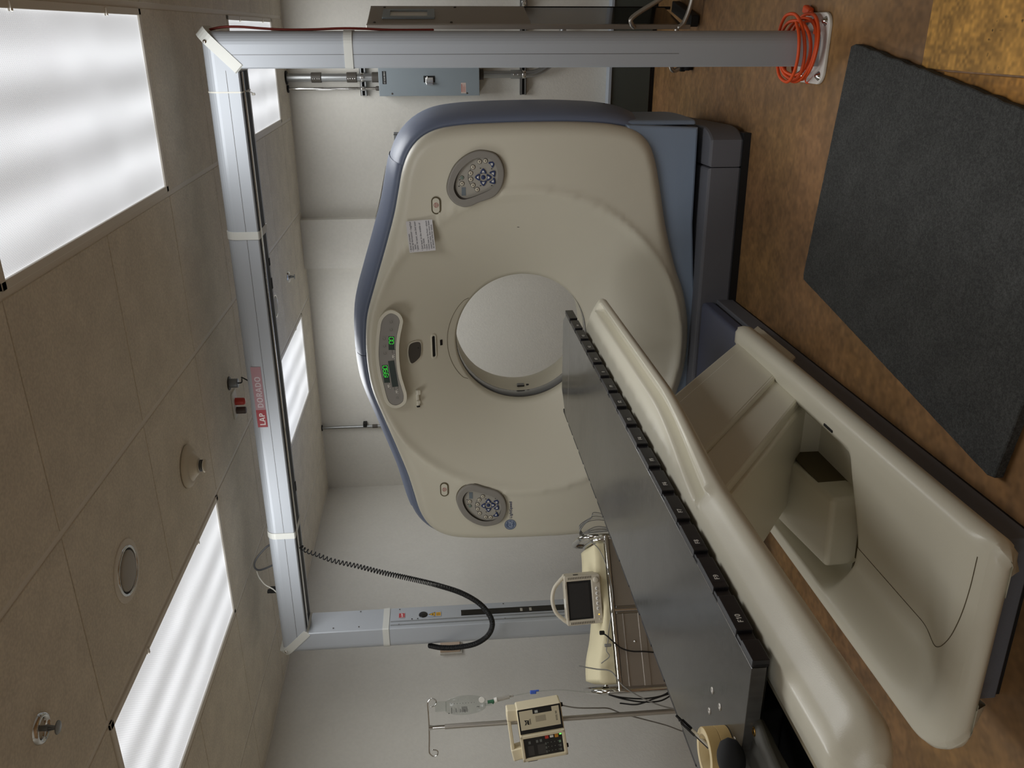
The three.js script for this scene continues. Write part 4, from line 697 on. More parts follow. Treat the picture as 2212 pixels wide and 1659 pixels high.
{
  const t = thing('flexible_conduit', 'grey conduit bending sideways below the disconnect box', 'conduit', [-0.262, 0, ZB + 0.068]);
  mesh('pipe', tube([[0, 1.165, 0], [0, 1.05, 0], [0, 0.92, 0], [0, 0.845, 0], [0.012, 0.78, 0], [0.045, 0.715, 0], [0.10, 0.66, 0], [0.18, 0.625, 0], [0.27, 0.615, 0]], 0.0225, 90, 14), M.galv, t);
  mesh('hub', mv(lathe([[0.02, 0], [0.034, 0], [0.034, 0.03], [0.02, 0.03]], 22), 0, 1.132, 0), M.greyDark, t);
  mesh('coupling', mv(lathe([[0.023, -0.032], [0.0275, -0.032], [0.0275, 0.032], [0.023, 0.032]], 22), 0, 0.92, 0), M.galv, t);
  for (const d of [-0.014, 0.014]) mesh('set_screw', mv(rt(lathe([[0, 0.003], [0.005, 0.0025], [0.0055, 0]], 10), Math.PI / 2), 0, 0.92 + d, 0.027), M.chrome, t);
}
{
  const t = thing('wall_raceway', 'low dark grey cable raceway with a pale lip along the back wall floor', 'raceway', [0, 0, ZB]);
  for (const [a, b] of [[-3.2, -1.6], [-1.595, -0.1], [-0.095, 1.4]]) { mesh('cover_panel', span(a, b, 0.03, 0.288, 0.004, 0.085, 0.003), M.raceway, t); }
  mesh('top_lip', span(-3.2, 1.4, 0.288, 0.308, 0.0, 0.095, 0.003), M.raceTop, t);
  mesh('kick', span(-3.2, 1.4, 0.0, 0.03, 0.0, 0.07), M.black, t);
  for (const x of [-0.42, -0.2, 0.1]) for (const y of [0.05, 0.27]) mesh('screw', mv(rt(lathe([[0, 0.002], [0.003, 0.0016], [0.0036, 0]], 12), Math.PI / 2), x, y, 0.085), M.greyDark, t);
}
{
  const t = thing('metal_conduit', 'thin metal conduit running down the back wall behind the scanner crown', 'conduit', [-2.787, 0, ZB + 0.03]);
  mesh('pipe', rod([0, 0.4, 0], [0, 2.396, 0], 0.0112, 18), M.galv, t);
  mesh('coupling', mv(lathe([[0.0115, -0.02], [0.0145, -0.02], [0.0145, 0.02], [0.0115, 0.02]], 18), 0, 1.995, 0), M.greyDark, t);
  mesh('strap_clip', [span(-0.002, 0.032, -0.014, 0.014, -0.03, 0.012, 0.002), rod([0.024, 0, 0.01], [0.024, 0, 0.03], 0.012, 12)], M.black, t, { at: [0, 2.07, 0] });
  mesh('ceiling_hole', mv(lathe([[0.011, 0], [0.024, 0], [0.024, 0.004], [0.011, 0.004]], 18), 0, 2.392, 0), M.black, t);
}
{
  const t = thing('wall_bracket', 'small grey metal bracket peeking over the scanner shoulder on the back wall', 'bracket', [-0.67, 1.69, ZB]);
  mesh('plate', span(-0.045, 0.045, -0.07, 0.045, 0, 0.006, 0.002), M.bracket, t);
  mesh('gusset', mv(rt(ext(poly([[0, 0], [0.05, 0], [0, -0.06]]), 0.004), 0, -Math.PI / 2), 0.035, 0.045, 0.004), M.bracket, t);
}
{
  const t = thing('wall_thermostat', 'beige wall-mounted box half hidden behind the far post', 'thermostat', [XW, 1.47, -3.905], Math.PI / 2);
  mesh('case', span(-0.045, 0.045, -0.055, 0.062, 0, 0.036, 0.006), std('#c9b39d', 0.5), t);
  mesh('cover_plate', span(-0.05, 0.05, -0.066, 0.064, 0, 0.012, 0.003), M.white, t);
}
// ---------------------------------------------------------------- tinted mobile shield at the back
{
  const t = thing('mobile_shield', 'tall tinted acrylic shield on tube feet, seen nearly edge-on behind the near post', 'shield', [0.018, 0, -4.84], 0);
  const ang = Math.atan2(0.45, 0.105), R = sub('screen_panel', t, [0, 0, 0], [0, ang, 0]);
  mesh('sheet', span(0.02, 0.46, 0.09, 1.80, -0.005, 0.005), M.tinted, R);
  mesh('edge_strip', span(0.0, 0.022, 0.05, 1.80, -0.012, 0.012, 0.003), M.brushed, R);
  mesh('edge_strip', span(0.458, 0.466, 0.05, 1.80, -0.008, 0.008, 0.002), M.black, R);
  mesh('backing_plate', span(0.02, 0.459, 0.92, 1.798, -0.0025, 0.0085, 0.002), std('#a0978a', 0.6, 0.1), R);
  mesh('label_frame', (() => { const s = rrect(0.2, 0.285, 0.004); s.holes.push(rrect(0.13, 0.205, 0.002)); return mv(ext(s, 0.01, 0.001), 0.24, 1.58, 0.009); })(), M.panelGrey, R);
  mesh('label_card', span(0.175, 0.305, 1.477, 1.683, 0.0088, 0.011), M.white, R);
  for (const [x, y] of [[0.155, 1.705], [0.325, 1.705], [0.155, 1.455], [0.325, 1.455], [0.06, 1.76], [0.06, 1.35], [0.42, 1.72], [0.42, 1.32]]) mesh('bolt', mv(rt(lathe([[0, 0.006], [0.006, 0.005], [0.008, 0]], 12), Math.PI / 2), x, y, 0.009), M.greyDark, R);
  const q = (pts) => tube(pts, 0.0125, 50, 10);
  mesh('foot_tube', q([[0.0, 0.37, 0.03], [0.015, 0.385, 0.035], [0.05, 0.38, 0.04], [0.13, 0.25, 0.05], [0.24, 0.06, 0.06]]), M.steel, t);
  mesh('foot_tube', q([[0.0, 0.12, 0.03], [0.03, 0.095, 0.035], [0.12, 0.07, 0.05], [0.26, 0.06, 0.08]]), M.steel, t);
  mesh('foot_tube', q([[0.0, 0.12, -0.02], [-0.1, 0.12, -0.04], [-0.19, 0.13, -0.06], [-0.225, 0.11, -0.068], [-0.215, 0.075, -0.07]]), M.steel, t);
  for (const [x, z] of [[-0.21, -0.07], [0.25, 0.07]]) mesh('caster', [rt(new THREE.CylinderGeometry(0.03, 0.03, 0.024, 22), 0, 0, Math.PI / 2).translate(x, 0.031, z), rt(new THREE.CylinderGeometry(0.013, 0.013, 0.03, 14), 0, 0, Math.PI / 2).translate(x, 0.031, z), span(x - 0.02, x + 0.02, 0.045, 0.075, z - 0.02, z + 0.02, 0.006)], M.rubber, t);
  mesh('base_bar', span(0.0, 0.06, 0.008, 0.055, -0.42, 0.0, 0.006), M.black, t, { rot: [0, -0.2, 0] });
}
// ---------------------------------------------------------------- infusion stand, pump and drip bag (all turned toward the camera)
const IVT = 23 * D2R;
const ivLean = (y) => [-2.597 - 0.0623 * y, y, -2.584 - 0.0604 * y];
{
  const t = thing('infusion_stand', 'chrome infusion stand with two curled hooks against the pale wall', 'stand', ivLean(0), IVT);
  const loc = (y) => { const p = ivLean(y), b = ivLean(0), dx = p[0] - b[0], dz = p[2] - b[2]; return [dx * Math.cos(IVT) - dz * Math.sin(IVT), y, dx * Math.sin(IVT) + dz * Math.cos(IVT)]; };
  const top = loc(1.566), bot = loc(0.08);
  mesh('pole', rod(bot, loc(1.50), 0.0105, 20), M.steel, t);
  mesh('inner_pole', [rod(loc(1.45), top, 0.0085, 18), rod(loc(1.54), top, 0.006, 18, 0.012)], M.chrome, t);
  const [tx, ty, tz] = top;
  const hook = (s) => tube([[tx, ty, tz], [tx + s * 0.05, ty + 0.001, tz], [tx + s * 0.098, ty + 0.003, tz], [tx + s * 0.112, ty - 0.001, tz], [tx + s * 0.122, ty - 0.016, tz], [tx + s * 0.113, ty - 0.032, tz + 0.003], [tx + s * 0.096, ty - 0.03, tz + 0.006], [tx + s * 0.09, ty - 0.012, tz + 0.008]], 0.0028, 60, 8);
  mesh('hook', hook(1), M.chrome, t); mesh('hook', hook(-1), M.chrome, t);
  mesh('hub', mv(lathe([[0, 0.06], [0.03, 0.06], [0.032, 0.09], [0.014, 0.12], [0.0, 0.12]], 22), bot[0], 0, bot[2]), M.greyDark, t);
  for (let k = 0; k < 5; k++) { const a = k * Math.PI * 0.4 + 0.3, e = [bot[0] + 0.27 * Math.cos(a), 0.062, bot[2] + 0.27 * Math.sin(a)]; mesh('leg', rod([bot[0], 0.085, bot[2]], e, 0.011, 12), M.chrome, t); mesh('caster', [rt(new THREE.CylinderGeometry(0.026, 0.026, 0.02, 18), Math.PI / 2, 0, a).translate(e[0], 0.0265, e[2])], M.rubber, t); }
}
{
  const p = ivLean(1.14), t = thing('infusion_pump', 'cream infusion pump with a black keypad clamped on the chrome stand', 'pump', [p[0] + 0.0, p[1], p[2]], IVT);
  const g = sub('pump_housing', t, [-0.004, -0.035, 0.062], [0, 0, 6.2 * D2R]);
  const W = 0.212, Hh = 0.185;
  mesh('case', span(-W / 2, W / 2, -Hh / 2, Hh / 2, -0.045, 0.045, 0.008, 3), M.pump, g);
  for (const s of [1, -1]) mesh('handle_post', [span(-0.024, 0.024, 0, 0.047, -0.03, 0.034, 0.006)], M.pump, g, { at: [s * 0.078, Hh / 2 - 0.006, 0], rot: [0, 0, -s * 0.10] });
  mesh('handle_bar', span(-0.06, 0.06, Hh / 2 + 0.027, Hh / 2 + 0.041, -0.026, 0.03, 0.004), M.pump, g);
  mesh('frame_rib', [span(-W / 2, -0.0, -Hh / 2, -Hh / 2 + 0.013, 0.043, 0.056, 0.003), span(-W / 2, -W / 2 + 0.012, -Hh / 2, Hh / 2, 0.043, 0.056, 0.003), span(-0.014, -0.001, -Hh / 2, Hh / 2, 0.043, 0.056, 0.003), span(-W / 2, 0, Hh / 2 - 0.012, Hh / 2, 0.043, 0.056, 0.003)], M.pump, g);
  const key = canvasTex(256, 384, (c) => { c.fillStyle = '#1c1b19'; c.fillRect(0, 0, 256, 384); c.fillStyle = '#3d3b38'; c.fillRect(26, 30, 120, 60); c.fillRect(26, 128, 120, 78); c.fillStyle = '#6d716d'; for (const [x, y] of [[170, 44], [172, 120], [174, 158]]) c.fillRect(x, y, 34, 22); c.fillStyle = '#83887f'; for (let r = 0; r < 4; r++) for (let k = 0; k < 3; k++) c.fillRect(42 + k * 52, 232 + r * 34, 9, 7); for (let r = 0; r < 3; r++) { c.fillStyle = '#5c5f59'; c.fillRect(28 + r * 50, 206, 30, 16); c.fillStyle = r === 2 ? '#7d9b80' : '#5e615c'; c.fillRect(28 + r * 50, 346, 30, 20); } });
  decal('keypad', 0.084, 0.158, print(key, 0.4), g, [-0.0545, 0.0005, 0.0462]);
  const btn = (m, y, w = 0.013) => mesh('button', box(w, 0.015, 0.006, -0.0225, y, 0.048, 0.002), m, g);
  btn(M.redPlastic, -0.016); btn(M.white, -0.036, 0.010); btn(M.amber, -0.056, 0.015);
  mesh('run_lamp', span(-0.022, -0.016, -0.077, -0.068, 0.046, 0.049, 0.001), new THREE.MeshStandardMaterial({ color: '#1d5c22', emissive: new THREE.Color(0.25, 1, 0.2), emissiveIntensity: 0.9 }), g);
  mesh('door_border', span(0.002, W / 2 - 0.003, -Hh / 2 + 0.004, Hh / 2 - 0.004, 0.043, 0.0475, 0.002), M.blackGloss, g);
  const door = canvasTex(256, 384, (c) => { c.fillStyle = '#cfc5a8'; c.fillRect(0, 0, 256, 384); c.fillStyle = '#15140f'; c.fillRect(196, 130, 60, 184); c.fillStyle = '#b9bdb6'; c.fillRect(206, 150, 34, 30); c.fillStyle = '#a89f88'; c.fillRect(84, 150, 80, 100); c.fillStyle = '#17150f'; const L = [[60, 40], [96, 52], [132, 40], [122, 80], [132, 84], [60, 84], [70, 62]]; c.beginPath(); L.forEach(([x, y], i) => i ? c.lineTo(x, y) : c.moveTo(x, y)); c.fill(); c.fillStyle = '#cfc5a8'; for (const x of [72, 100]) c.fillRect(x, 58, 14, 9); c.fillStyle = '#17150f'; c.fillRect(60, 90, 76, 4); c.fillRect(66, 98, 76, 4); c.font = 'bold 24px sans-serif'; c.fillStyle = '#2d2a20'; c.fillText('MODEL 960', 60, 360, 150); });
  decal('door_plate', 0.078, 0.164, print(door, 0.5), g, [0.0585, 0.001, 0.0482]);
  for (const x of [-0.085, 0.085]) mesh('foot', mv(lathe([[0, 0], [0.008, 0], [0.009, 0.01], [0, 0.01]], 14), x, -Hh / 2 - 0.009, 0.015), M.rubber, g);
  mesh('pole_clamp', span(-0.032, 0.032, -0.045, 0.045, -0.075, -0.04, 0.006), M.greyDark, g);
  mesh('clamp_knob', span(-W / 2 - 0.02, -W / 2, 0.03, 0.075, -0.03, 0.02, 0.006), M.black, g);
}
{ // clear drip bag
  const p = ivLean(1.54), t = thing('drip_bag', 'nearly empty clear drip bag with printed scale hanging from the stand hook', 'drip bag', [p[0], 0, p[2]], IVT);
  const rows = []; for (let i = 0; i <= 26; i++) { const v = i / 26, y = lerp(1.495, 1.325, v), w = 0.041 * Math.min(1, Math.pow(Math.sin(Math.PI * clamp(v * 0.92 + 0.05, 0, 1)), 0.35)), th = 0.0085 * Math.sin(Math.PI * v) ** 0.6 + 0.0006, r = []; for (let k = 0; k < 28; k++) { const a = (k / 28) * Math.PI * 2; r.push([0.088 + w * Math.cos(a) + 0.004 * v, y, 0.012 + th * Math.sin(a)]); } rows.push(r); }
  mesh('pouch', grid(rows, true), M.clear, t);
  mesh('hang_tab', [span(0.07, 0.112, 1.49, 1.538, 0.011, 0.0135, 0.001)], M.clear, t);
  const pr = canvasTex(256, 512, (c) => { c.clearRect(0, 0, 256, 512); c.fillStyle = '#3b3b3d'; for (let i = 0; i < 9; i++) { c.fillRect(176, 60 + i * 42, 9, 8); } c.fillRect(30, 16, 16, 14); for (let i = 0; i < 20; i++) c.fillRect(34 + (i % 3) * 8, 60 + i * 13, 90 - (i % 4) * 14 - (i % 3) * 8, i % 5 === 0 ? 7 : 2); for (let i = 0; i < 14; i++) c.fillRect(46, 214 + i * 6, 84, i % 3 === 0 ? 4 : 2); c.font = 'bold 46px sans-serif'; c.fillText('2', 100, 470); });
  decal('printed_scale', 0.07, 0.145, print(pr, 0.6, { transparent: true, alphaTest: 0.5 }), t, [0.088, 1.415, 0.0225]);
  mesh('port', [rod([0.086, 1.33, 0.012], [0.09, 1.302, 0.014], 0.006, 12)], M.clear, t);
  mesh('port_disc', [rt(new THREE.CylinderGeometry(0.012, 0.012, 0.004, 20), Math.PI / 2).translate(0.112, 1.343, 0.024)], M.white, t);
  mesh('spike', [rod([0.097, 1.318, 0.014], [0.1, 1.292, 0.014], 0.007, 12), rod([0.09, 1.298, 0.014], [0.101, 1.29, 0.014], 0.005, 8)], M.green, t);
  mesh('drip_chamber', [rod([0.104, 1.28, 0.014], [0.114, 1.225, 0.014], 0.0085, 16), rod([0.114, 1.225, 0.014], [0.117, 1.208, 0.014], 0.004, 10)], new THREE.MeshPhysicalMaterial({ color: '#d6d3cc', roughness: 0.2, transmission: 0.7, thickness: 0 }), t);
  mesh('chamber_cap', [rod([0.102, 1.29, 0.014], [0.104, 1.278, 0.014], 0.011, 16)], M.white, t);
  mesh('tubing', tube([[0.117, 1.208, 0.014], [0.122, 1.17, 0.016], [0.127, 1.14, 0.02], [0.132, 1.09, 0.022], [0.13, 1.0, 0.02], [0.11, 0.85, 0.01], [0.14, 0.6, 0.0]], 0.0018, 60, 6), M.clear, t);
  mesh('roller_clamp', [box(0.014, 0.026, 0.012, 0.129, 1.125, 0.02, 0.003), box(0.006, 0.014, 0.008, 0.134, 1.107, 0.02, 0.002)], M.blueClip, t);
}
// ---------------------------------------------------------------- chrome cart behind the couch
const CT = [-2.31, 0, -2.885], CA = 41.6 * D2R;
{
  const t = thing('chrome_cart', 'chrome tube cart with a stainless body standing behind the couch', 'cart', CT, CA);
  const hoop = (x) => tube([[x, 0.07, 0.0], [x, 0.3, 0.0], [x, 0.6, 0.0], [x, 0.76, 0.0], [x, 0.825, -0.012], [x, 0.86, -0.05], [x, 0.868, -0.1], [x, 0.868, -0.24], [x, 0.86, -0.29], [x, 0.825, -0.325], [x, 0.76, -0.335], [x, 0.4, -0.335], [x, 0.07, -0.335]], 0.0125, 140, 12);
  mesh('end_hoop', hoop(0.325), M.chrome, t); mesh('end_hoop', hoop(-0.325), M.chrome, t);
  mesh('inner_hoop', tube([[0.31, 0.76, 0], [0.31, 0.80, -0.02], [0.31, 0.815, -0.06], [0.31, 0.815, -0.27], [0.31, 0.76, -0.33]], 0.011, 60, 10), M.chrome, t);
  mesh('top_rail', rod([-0.325, 0.762, 0.006], [0.325, 0.762, 0.006], 0.0095, 18), M.chrome, t);
  mesh('top_rail', rod([-0.325, 0.762, -0.335], [0.325, 0.762, -0.335], 0.0095, 18), M.chrome, t);
  mesh('side_panel', span(0.02, 0.31, 0.50, 0.75, -0.008, 0.0, 0.003), M.brushed, t);
  mesh('side_panel', [span(-0.31, -0.012, 0.52, 0.75, -0.008, 0.0, 0.003), span(-0.31, -0.012, 0.715, 0.722, -0.002, 0.004, 0.002), span(-0.31, -0.012, 0.625, 0.655, -0.002, 0.004, 0.002)], M.brushed, t);
  mesh('strut', rod([0.004, 0.5, 0.004], [0.004, 0.755, 0.004], 0.008, 14), M.chrome, t);
  mesh('box_body', span(-0.305, 0.305, 0.45, 0.745, -0.325, -0.01, 0.004), M.steel, t);
  for (const [x, y] of [[0.16, 0.665], [-0.13, 0.678], [-0.13, 0.605], [0.16, 0.56]]) mesh('rivet', mv(rt(lathe([[0, 0.005], [0.005, 0.0038], [0.0068, 0]], 14), Math.PI / 2), x, y, 0.0), M.chrome, t);
  mesh('shelf', span(-0.31, 0.31, 0.2, 0.215, -0.33, -0.005, 0.004), M.steel, t);
  for (const x of [-0.325, 0.325]) for (const z of [0, -0.335]) mesh('caster', [rt(new THREE.CylinderGeometry(0.035, 0.035, 0.022, 20), 0, 0, Math.PI / 2).translate(x, 0.036, z), span(x - 0.016, x + 0.016, 0.05, 0.075, z - 0.016, z + 0.016, 0.004)], M.rubber, t);
}
{
  const t = thing('foam_pad', 'worn cream foam pad lying on top of the chrome cart', 'pad', [CT[0], 0.7735, CT[2]], CA);
  const rows = [], NX = 44; const hgt = (x) => 0.052 + 0.006 * Math.sin(x * 17) + 0.012 * n8(x * 0.9 + 0.4, 0.2) + 0.012 * sst(-0.1, -0.22, x) - 0.03 * Math.exp(-(((x - 0.03) / 0.11) ** 2));
  for (let i = 0; i <= NX; i++) {
    const x = lerp(-0.298, 0.298, i / NX), h = hgt(x), e = Math.min(1, Math.min(x + 0.298, 0.298 - x) / 0.012 + 0.55), w = 0.006 * n24(x * 2, 0.5);
    rows.push([[x, 0, -0.006], [x, 0, -0.002 - w], [x, h * 0.4 * e, -0.0005 - w * 0.5], [x, h * 0.8 * e, -0.004 + w * 0.8], [x, h * e, -0.02 + w], [x, h * e + 0.006 * n12(x * 2, 0.3), -0.09], [x, h * e + 0.012 + 0.008 * n12(x * 2, 0.6), -0.18], [x, h * e + 0.014, -0.27], [x, h * 0.7 * e, -0.315], [x, 0, -0.318], [x, 0, -0.006]]);
  }
  rows.unshift(rows[0].map(([x]) => [x, 0.015, -0.12])); rows.push(rows[rows.length - 1].map(([x]) => [x, 0.015, -0.12]));
  mesh('foam', grid(rows, false, false), M.foam, t);
}
{
  const t = thing('patient_monitor', 'small beige patient monitor with an arched handle and blank screen', 'monitor', [-2.268, 0.8075, -2.925], 25 * D2R);
  const g = sub('monitor_body', t, [0, 0, 0], [0, 0, 2.2 * D2R]);
  mesh('case', [span(-0.105, 0.105, 0, 0.155, -0.075, 0, 0.01, 3)], M.monitor, g);
  mesh('front_bezel', (() => { const s = rrect(0.212, 0.158, 0.008); s.holes.push(mvPath(rrect(0.166, 0.106, 0.002), 0.0, 0.014)); return mv(ext(s, 0.014, 0.004), 0, 0.078, -0.004); })(), M.monitor, g);
  mesh('screen_border', span(-0.084, 0.084, 0.038, 0.146, -0.004, 0.003), M.black, g);
  mesh('screen', span(-0.075, 0.073, 0.05, 0.138, 0.0025, 0.0042), M.screen, g);
  mesh('handle', tube([[-0.1, 0.15, -0.03], [-0.085, 0.168, -0.03], [-0.05, 0.198, -0.03], [0, 0.209, -0.03], [0.05, 0.198, -0.03], [0.085, 0.168, -0.03], [0.1, 0.15, -0.03]], 0.0085, 60, 10), M.monitor, g);
  mesh('top_tag', span(-0.03, 0.008, 0.1535, 0.159, -0.02, 0.008, 0.001), M.white, g);
  mesh('dial', mv(rt(lathe([[0, 0.014], [0.009, 0.0135], [0.0115, 0.011], [0.013, 0]], 28), Math.PI / 2), 0.083, 0.0185, 0.009), M.monitor, g);
  for (let k = 0; k < 5; k++) { mesh('button', mv(rt(lathe([[0, 0.003], [0.007, 0.0026], [0.0085, 0]], 20), Math.PI / 2).scale(1, 0.75, 1), 0.045 - k * 0.0215, 0.0175, 0.0095), M.white, g); mesh('button_mark', mv(rt(lathe([[0, 0.0008], [0.0018, 0.0006], [0.002, 0]], 10), Math.PI / 2), 0.045 - k * 0.0215, 0.0175, 0.0124), M.greyDark, g); }
  mesh('charge_lamp', span(-0.07, -0.064, 0.012, 0.018, 0.0085, 0.011, 0.001), new THREE.MeshStandardMaterial({ color: '#8a6a1e', emissive: new THREE.Color(1, 0.68, 0.12), emissiveIntensity: 0.9 }), g);
  mesh('button', mv(rt(lathe([[0, 0.002], [0.005, 0.0016], [0.0055, 0]], 16), Math.PI / 2), -0.088, 0.0125, 0.0095), M.monitor, g);
  for (const s of [1, -1]) for (let k = 0; k < 14; k++) mesh('vent_slot', span(-0.0048, 0.0048, -0.0014, 0.0014, 0, 0.002), M.greyDark, g, { at: [s * 0.0965, 0.04 + k * 0.0075, 0.009] });
  mesh('side_inlet', span(0.1045, 0.1062, 0.09, 0.112, -0.03, -0.01, 0.0006), M.greyDark, g);
  const nm = canvasTex(256, 32, (c) => { c.fillStyle = '#bfb7a6'; c.fillRect(0, 0, 256, 32); c.fillStyle = '#6a655a'; c.fillRect(16, 10, 96, 9); c.fillRect(214, 10, 26, 9); });
  decal('name_line', 0.16, 0.006, print(nm), g, [0, 0.1515, 0.0104]);
}
function mvPath(s, x, y) { const p = new THREE.Path(); p.setFromPoints(s.getPoints(10).map((q) => new V2(q.x + x, q.y + y))); return p; }
const cart = (x, y, z) => [CT[0] + x * Math.cos(CA) + z * Math.sin(CA), y, CT[2] - x * Math.sin(CA) + z * Math.cos(CA)];
{
  const t = thing('black_cable', 'black cable from the small monitor looped over the end of the chrome cart', 'cable', [0, 0, 0]);
  const P = [[-0.092, 0.815, 0.03], [-0.105, 0.80, 0.035], [-0.13, 0.775, 0.034], [-0.155, 0.745, 0.03], [-0.17, 0.70, 0.027], [-0.175, 0.64, 0.027], [-0.19, 0.57, 0.024], [-0.23, 0.535, 0.03], [-0.29, 0.53, 0.03], [-0.345, 0.57, 0.02], [-0.36, 0.66, 0.02], [-0.35, 0.76, 0.02], [-0.335, 0.815, 0.01], [-0.355, 0.76, 0.026], [-0.372, 0.68, 0.03], [-0.372, 0.6, 0.03], [-0.345, 0.545, 0.03], [-0.36, 0.62, 0.036], [-0.38, 0.70, 0.03], [-0.372, 0.77, 0.02]];
  mesh('cable', tube(P.map((p) => cart(...p)), 0.0032, 260, 7), M.wireBlack, t);
  mesh('plug', [box(0.016, 0.022, 0.014, ...cart(-0.088, 0.822, 0.03), 0.004)], M.wireBlack, t);
}
{
  const t = thing('grey_lead', 'thin grey sensor lead draped along the front rail of the cart', 'cable', [0, 0, 0]);
  mesh('cable', tube([[0.318, 0.85, 0.02], [0.30, 0.835, 0.025], [0.26, 0.80, 0.024], [0.19, 0.775, 0.022], [0.1, 0.76, 0.021], [0.04, 0.762, 0.021], [-0.02, 0.775, 0.024], [-0.075, 0.79, 0.026], [-0.125, 0.80, 0.03], [-0.16, 0.81, 0.03], [-0.185, 0.80, 0.03], [-0.21, 0.835, 0.028]].map((p) => cart(...p)), 0.0021, 160, 6), M.wireGrey, t);
  mesh('connector', [box(0.012, 0.03, 0.012, ...cart(-0.14, 0.802, 0.031), 0.004)], M.wireGrey, t);
}
{
  const t = thing('grey_wire_coil', 'bundle of thin grey wires hanging over the far hoop of the cart', 'cable', [0, 0, 0]);
  for (let k = 0; k < 5; k++) { const o = k * 0.006; mesh('loop', tube([[0.335, 0.87 - o, -0.04 - o], [0.352 + o, 0.872, -0.02], [0.385 + o, 0.845 - o, 0.0], [0.395 + o * 1.4, 0.80, 0.01], [0.385, 0.745 - o * 2, 0.015 + o], [0.36, 0.70 - o, 0.02], [0.345, 0.72, 0.02 + o], [0.34 + o, 0.80, 0.018], [0.338, 0.866, 0.0]].map((p) => cart(...p)), 0.0018, 70, 6), k % 2 ? M.wireGrey : std('#5d5c58', 0.5), t); }
}
{
  const t = thing('mains_lead', 'grey mains lead trailing from the cart down toward the wall', 'cable', [0, 0, 0]);
  mesh('cable', tube([[-0.216, 0.93, 0.02], [-0.232, 0.86, 0.03], [-0.245, 0.8, 0.04], [-0.30, 0.76, 0.045], [-0.345, 0.70, 0.045], [-0.385, 0.62, 0.04], [-0.41, 0.54, 0.03], [-0.43, 0.46, 0.02], [-0.45, 0.3, 0.0], [-0.5, 0.05, -0.05]].map((p) => cart(...p)), 0.0028, 120, 7), M.wireGrey, t);
}
{
  const q = ivLean(1.02), t = thing('pump_lead', 'dark lead falling from the infusion pump past the chrome stand', 'cable', [q[0], 0, q[2]], IVT);
  mesh('cable', tube([[0.078, 1.02, 0.05], [0.07, 0.985, 0.055], [0.06, 0.94, 0.05], [0.035, 0.86, 0.0], [0.01, 0.80, -0.05], [-0.02, 0.74, -0.06], [-0.06, 0.64, -0.08], [-0.10, 0.54, -0.1], [-0.16, 0.4, -0.12], [-0.22, 0.1, -0.12], [-0.25, 0.006, -0.12]], 0.0028, 120, 7), M.wireGrey, t);
}
// ---------------------------------------------------------------- ceiling fittings
function downlight(label, x, z, r) {
  const t = thing('downlight', label, 'downlight', [x, H - 0.001, z]);
  mesh('flange', lathe([[r * 0.78, -0.004], [r * 0.98, -0.004], [r, -0.0015], [r, 0.0005], [r * 0.78, 0.0005]], 56), M.tbar, t);
  mesh('chrome_ring', lathe([[r * 0.70, 0.004], [r * 0.70, -0.006], [r * 0.75, -0.009], [r * 0.80, -0.006], [r * 0.80, 0.0]], 56), M.chrome, t);
  mesh('lens', mv(rt(lathe([[0, -0.006], [r * 0.55, -0.0055], [r * 0.64, -0.002], [r * 0.64, 0.003]], 48), 0, 0, 0), 0, -0.004, 0), M.greyLight, t);
  mesh('recess', lathe([[r * 0.6, -0.0015], [r * 0.74, -0.0015]], 48), M.black, t);
  return t;
}
downlight('large round unlit downlight with a chrome ring beside the long bright panel', -1.456, -2.125, 0.094);
downlight('small-looking far round downlight in the ceiling beyond the bridge', -1.44, -4.63, 0.082);
{
  const t = thing('smoke_detector', 'off-white round smoke detector on the ceiling between the tiles', 'detector', [-1.462, H - 0.001, -2.775]);
  mesh('base_plate', lathe([[0, -0.022], [0.06, -0.022], [0.076, -0.014], [0.08, -0.006], [0.08, 0], [0, 0]], 48), M.offwhite, t);
  mesh('body', lathe([[0, -0.045], [0.026, -0.045], [0.032, -0.04], [0.05, -0.024], [0.058, -0.021]], 40), M.offwhite, t);
  mesh('sensor_cap', lathe([[0, -0.068], [0.021, -0.068], [0.025, -0.064], [0.025, -0.061], [0.019, -0.06], [0.019, -0.044]], 36), M.offwhite, t);
  for (const y of [-0.056, -0.05]) mesh('sensor_slot', lathe([[0.0195, y - 0.002], [0.0215, y - 0.002], [0.0215, y + 0.002], [0.0195, y + 0.002]], 36), M.black, t);
}
function sprinkler(label, x, z) {
  const t = thing('sprinkler_head', label, 'sprinkler', [x, H - 0.001, z]);
  mesh('escutcheon', lathe([[0.02, 0.012], [0.022, -0.004], [0.028, -0.010], [0.034, -0.008], [0.037, 0]], 36), M.chrome, t);
  mesh('cup', lathe([[0, 0.013], [0.021, 0.012], [0.022, 0.0]], 30), M.greyDark, t);
  mesh('frame', [rod([0, 0.012, 0], [0, -0.018, 0], 0.0065, 14), rod([0.008, -0.014, 0], [0.002, -0.038, 0], 0.0022, 8), rod([-0.008, -0.014, 0], [-0.002, -0.038, 0], 0.0022, 8), rod([0, -0.018, 0], [0, -0.036, 0], 0.0025, 8)], M.bracket, t);
  mesh('deflector', mv(lathe([[0, 0], [0.015, 0.0006], [0.016, 0.0025], [0, 0.003]], 24), 0, -0.041, 0), M.bracket, t);
}
sprinkler('chrome sprinkler head on the ceiling nearest the camera, below the downlight row', -1.468, -1.535);
sprinkler('far chrome sprinkler head hanging from the ceiling beyond the far downlight', -1.407, -5.13);
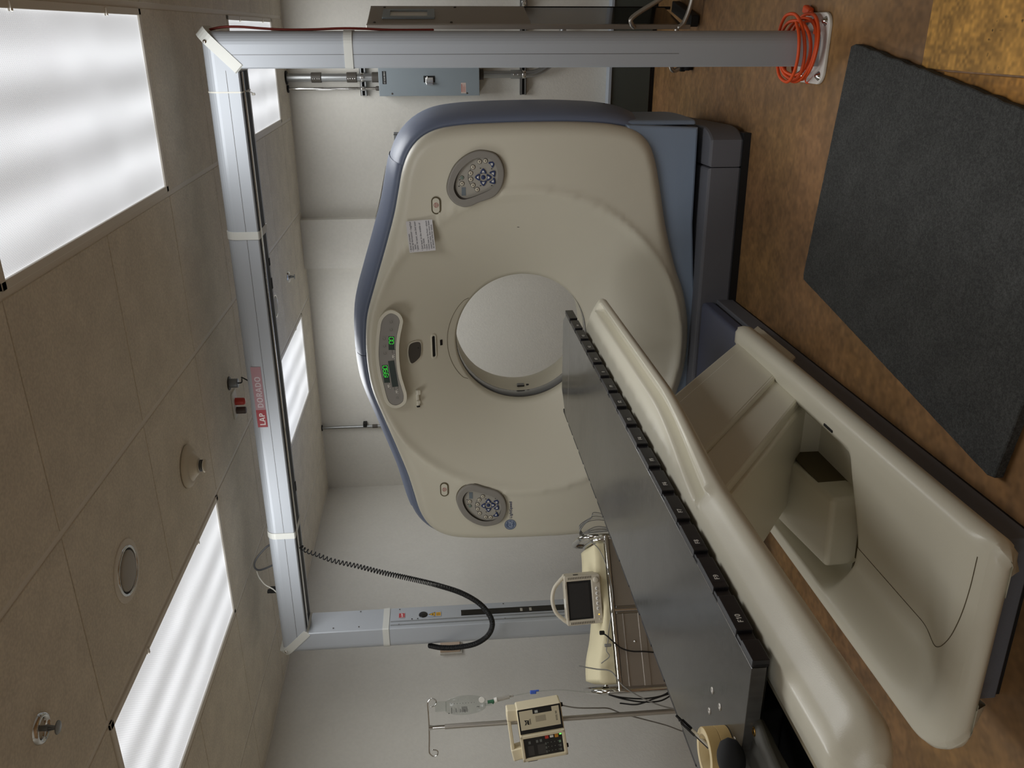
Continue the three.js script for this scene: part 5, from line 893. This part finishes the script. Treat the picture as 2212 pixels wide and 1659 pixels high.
{
  const t = thing('ceiling_sensor', 'small grey ceiling sensor with a short cable above the bridge', 'sensor', [-1.43, H - 0.001, -3.478]);
  mesh('flange', lathe([[0, -0.004], [0.03, -0.004], [0.031, 0], [0, 0]], 28), M.greyDark, t);
  mesh('barrel', lathe([[0, -0.04], [0.019, -0.04], [0.0205, -0.036], [0.0205, -0.004]], 28), M.bracket, t);
  mesh('cable', tube([[0, -0.04, 0], [0.004, -0.056, 0.004], [0.03, -0.064, 0.02], [0.05, -0.075, 0.06], [0.05, -0.11, 0.1]], 0.003, 40, 7), M.wireBlack, t);
}
{
  const t = thing('alarm_beacon', 'white ceiling plate with red and brown beacons half behind the bridge', 'beacon', [-1.545, H - 0.001, -3.512]);
  mesh('plate', span(-0.062, 0.062, -0.008, 0, -0.035, 0.035, 0.003), M.white, t);
  mesh('red_beacon', mv(rt(lathe([[0, -0.052], [0.013, -0.05], [0.016, -0.044], [0.017, -0.008]], 24), 0), 0.012, 0, 0.0), M.redPlastic, t);
  mesh('brown_beacon', mv(lathe([[0, -0.05], [0.014, -0.05], [0.016, -0.046], [0.016, -0.008]], 24), -0.032, 0, 0.0), std('#51423a', 0.5), t);
}
{
  const t = thing('ceiling_lead', 'grey and white leads arching from the ceiling to the bridge top', 'cable', [-2.28, 2.27, -3.36]);
  mesh('grey_cable', tube([[0.10, 0.0, 0.02], [0.09, 0.03, 0.04], [0.05, 0.07, 0.06], [0.01, 0.085, 0.06], [-0.02, 0.075, 0.05], [-0.03, 0.05, 0.03], [-0.025, 0.0, 0.0]], 0.0045, 50, 8), std('#5f6062', 0.5), t);
  mesh('white_cable', tube([[-0.025, 0.078, 0.055], [-0.055, 0.07, 0.06], [-0.085, 0.045, 0.075], [-0.105, 0.01, 0.085], [-0.125, -0.005, 0.085]], 0.003, 40, 7), M.tie, t);
  mesh('camera_block', [box(0.028, 0.03, 0.022, -0.128, 0.014, 0.06, 0.004), box(0.012, 0.014, 0.02, -0.135, 0.034, 0.06, 0.002)], M.black, t);
}

renderer.render(scene, camera);
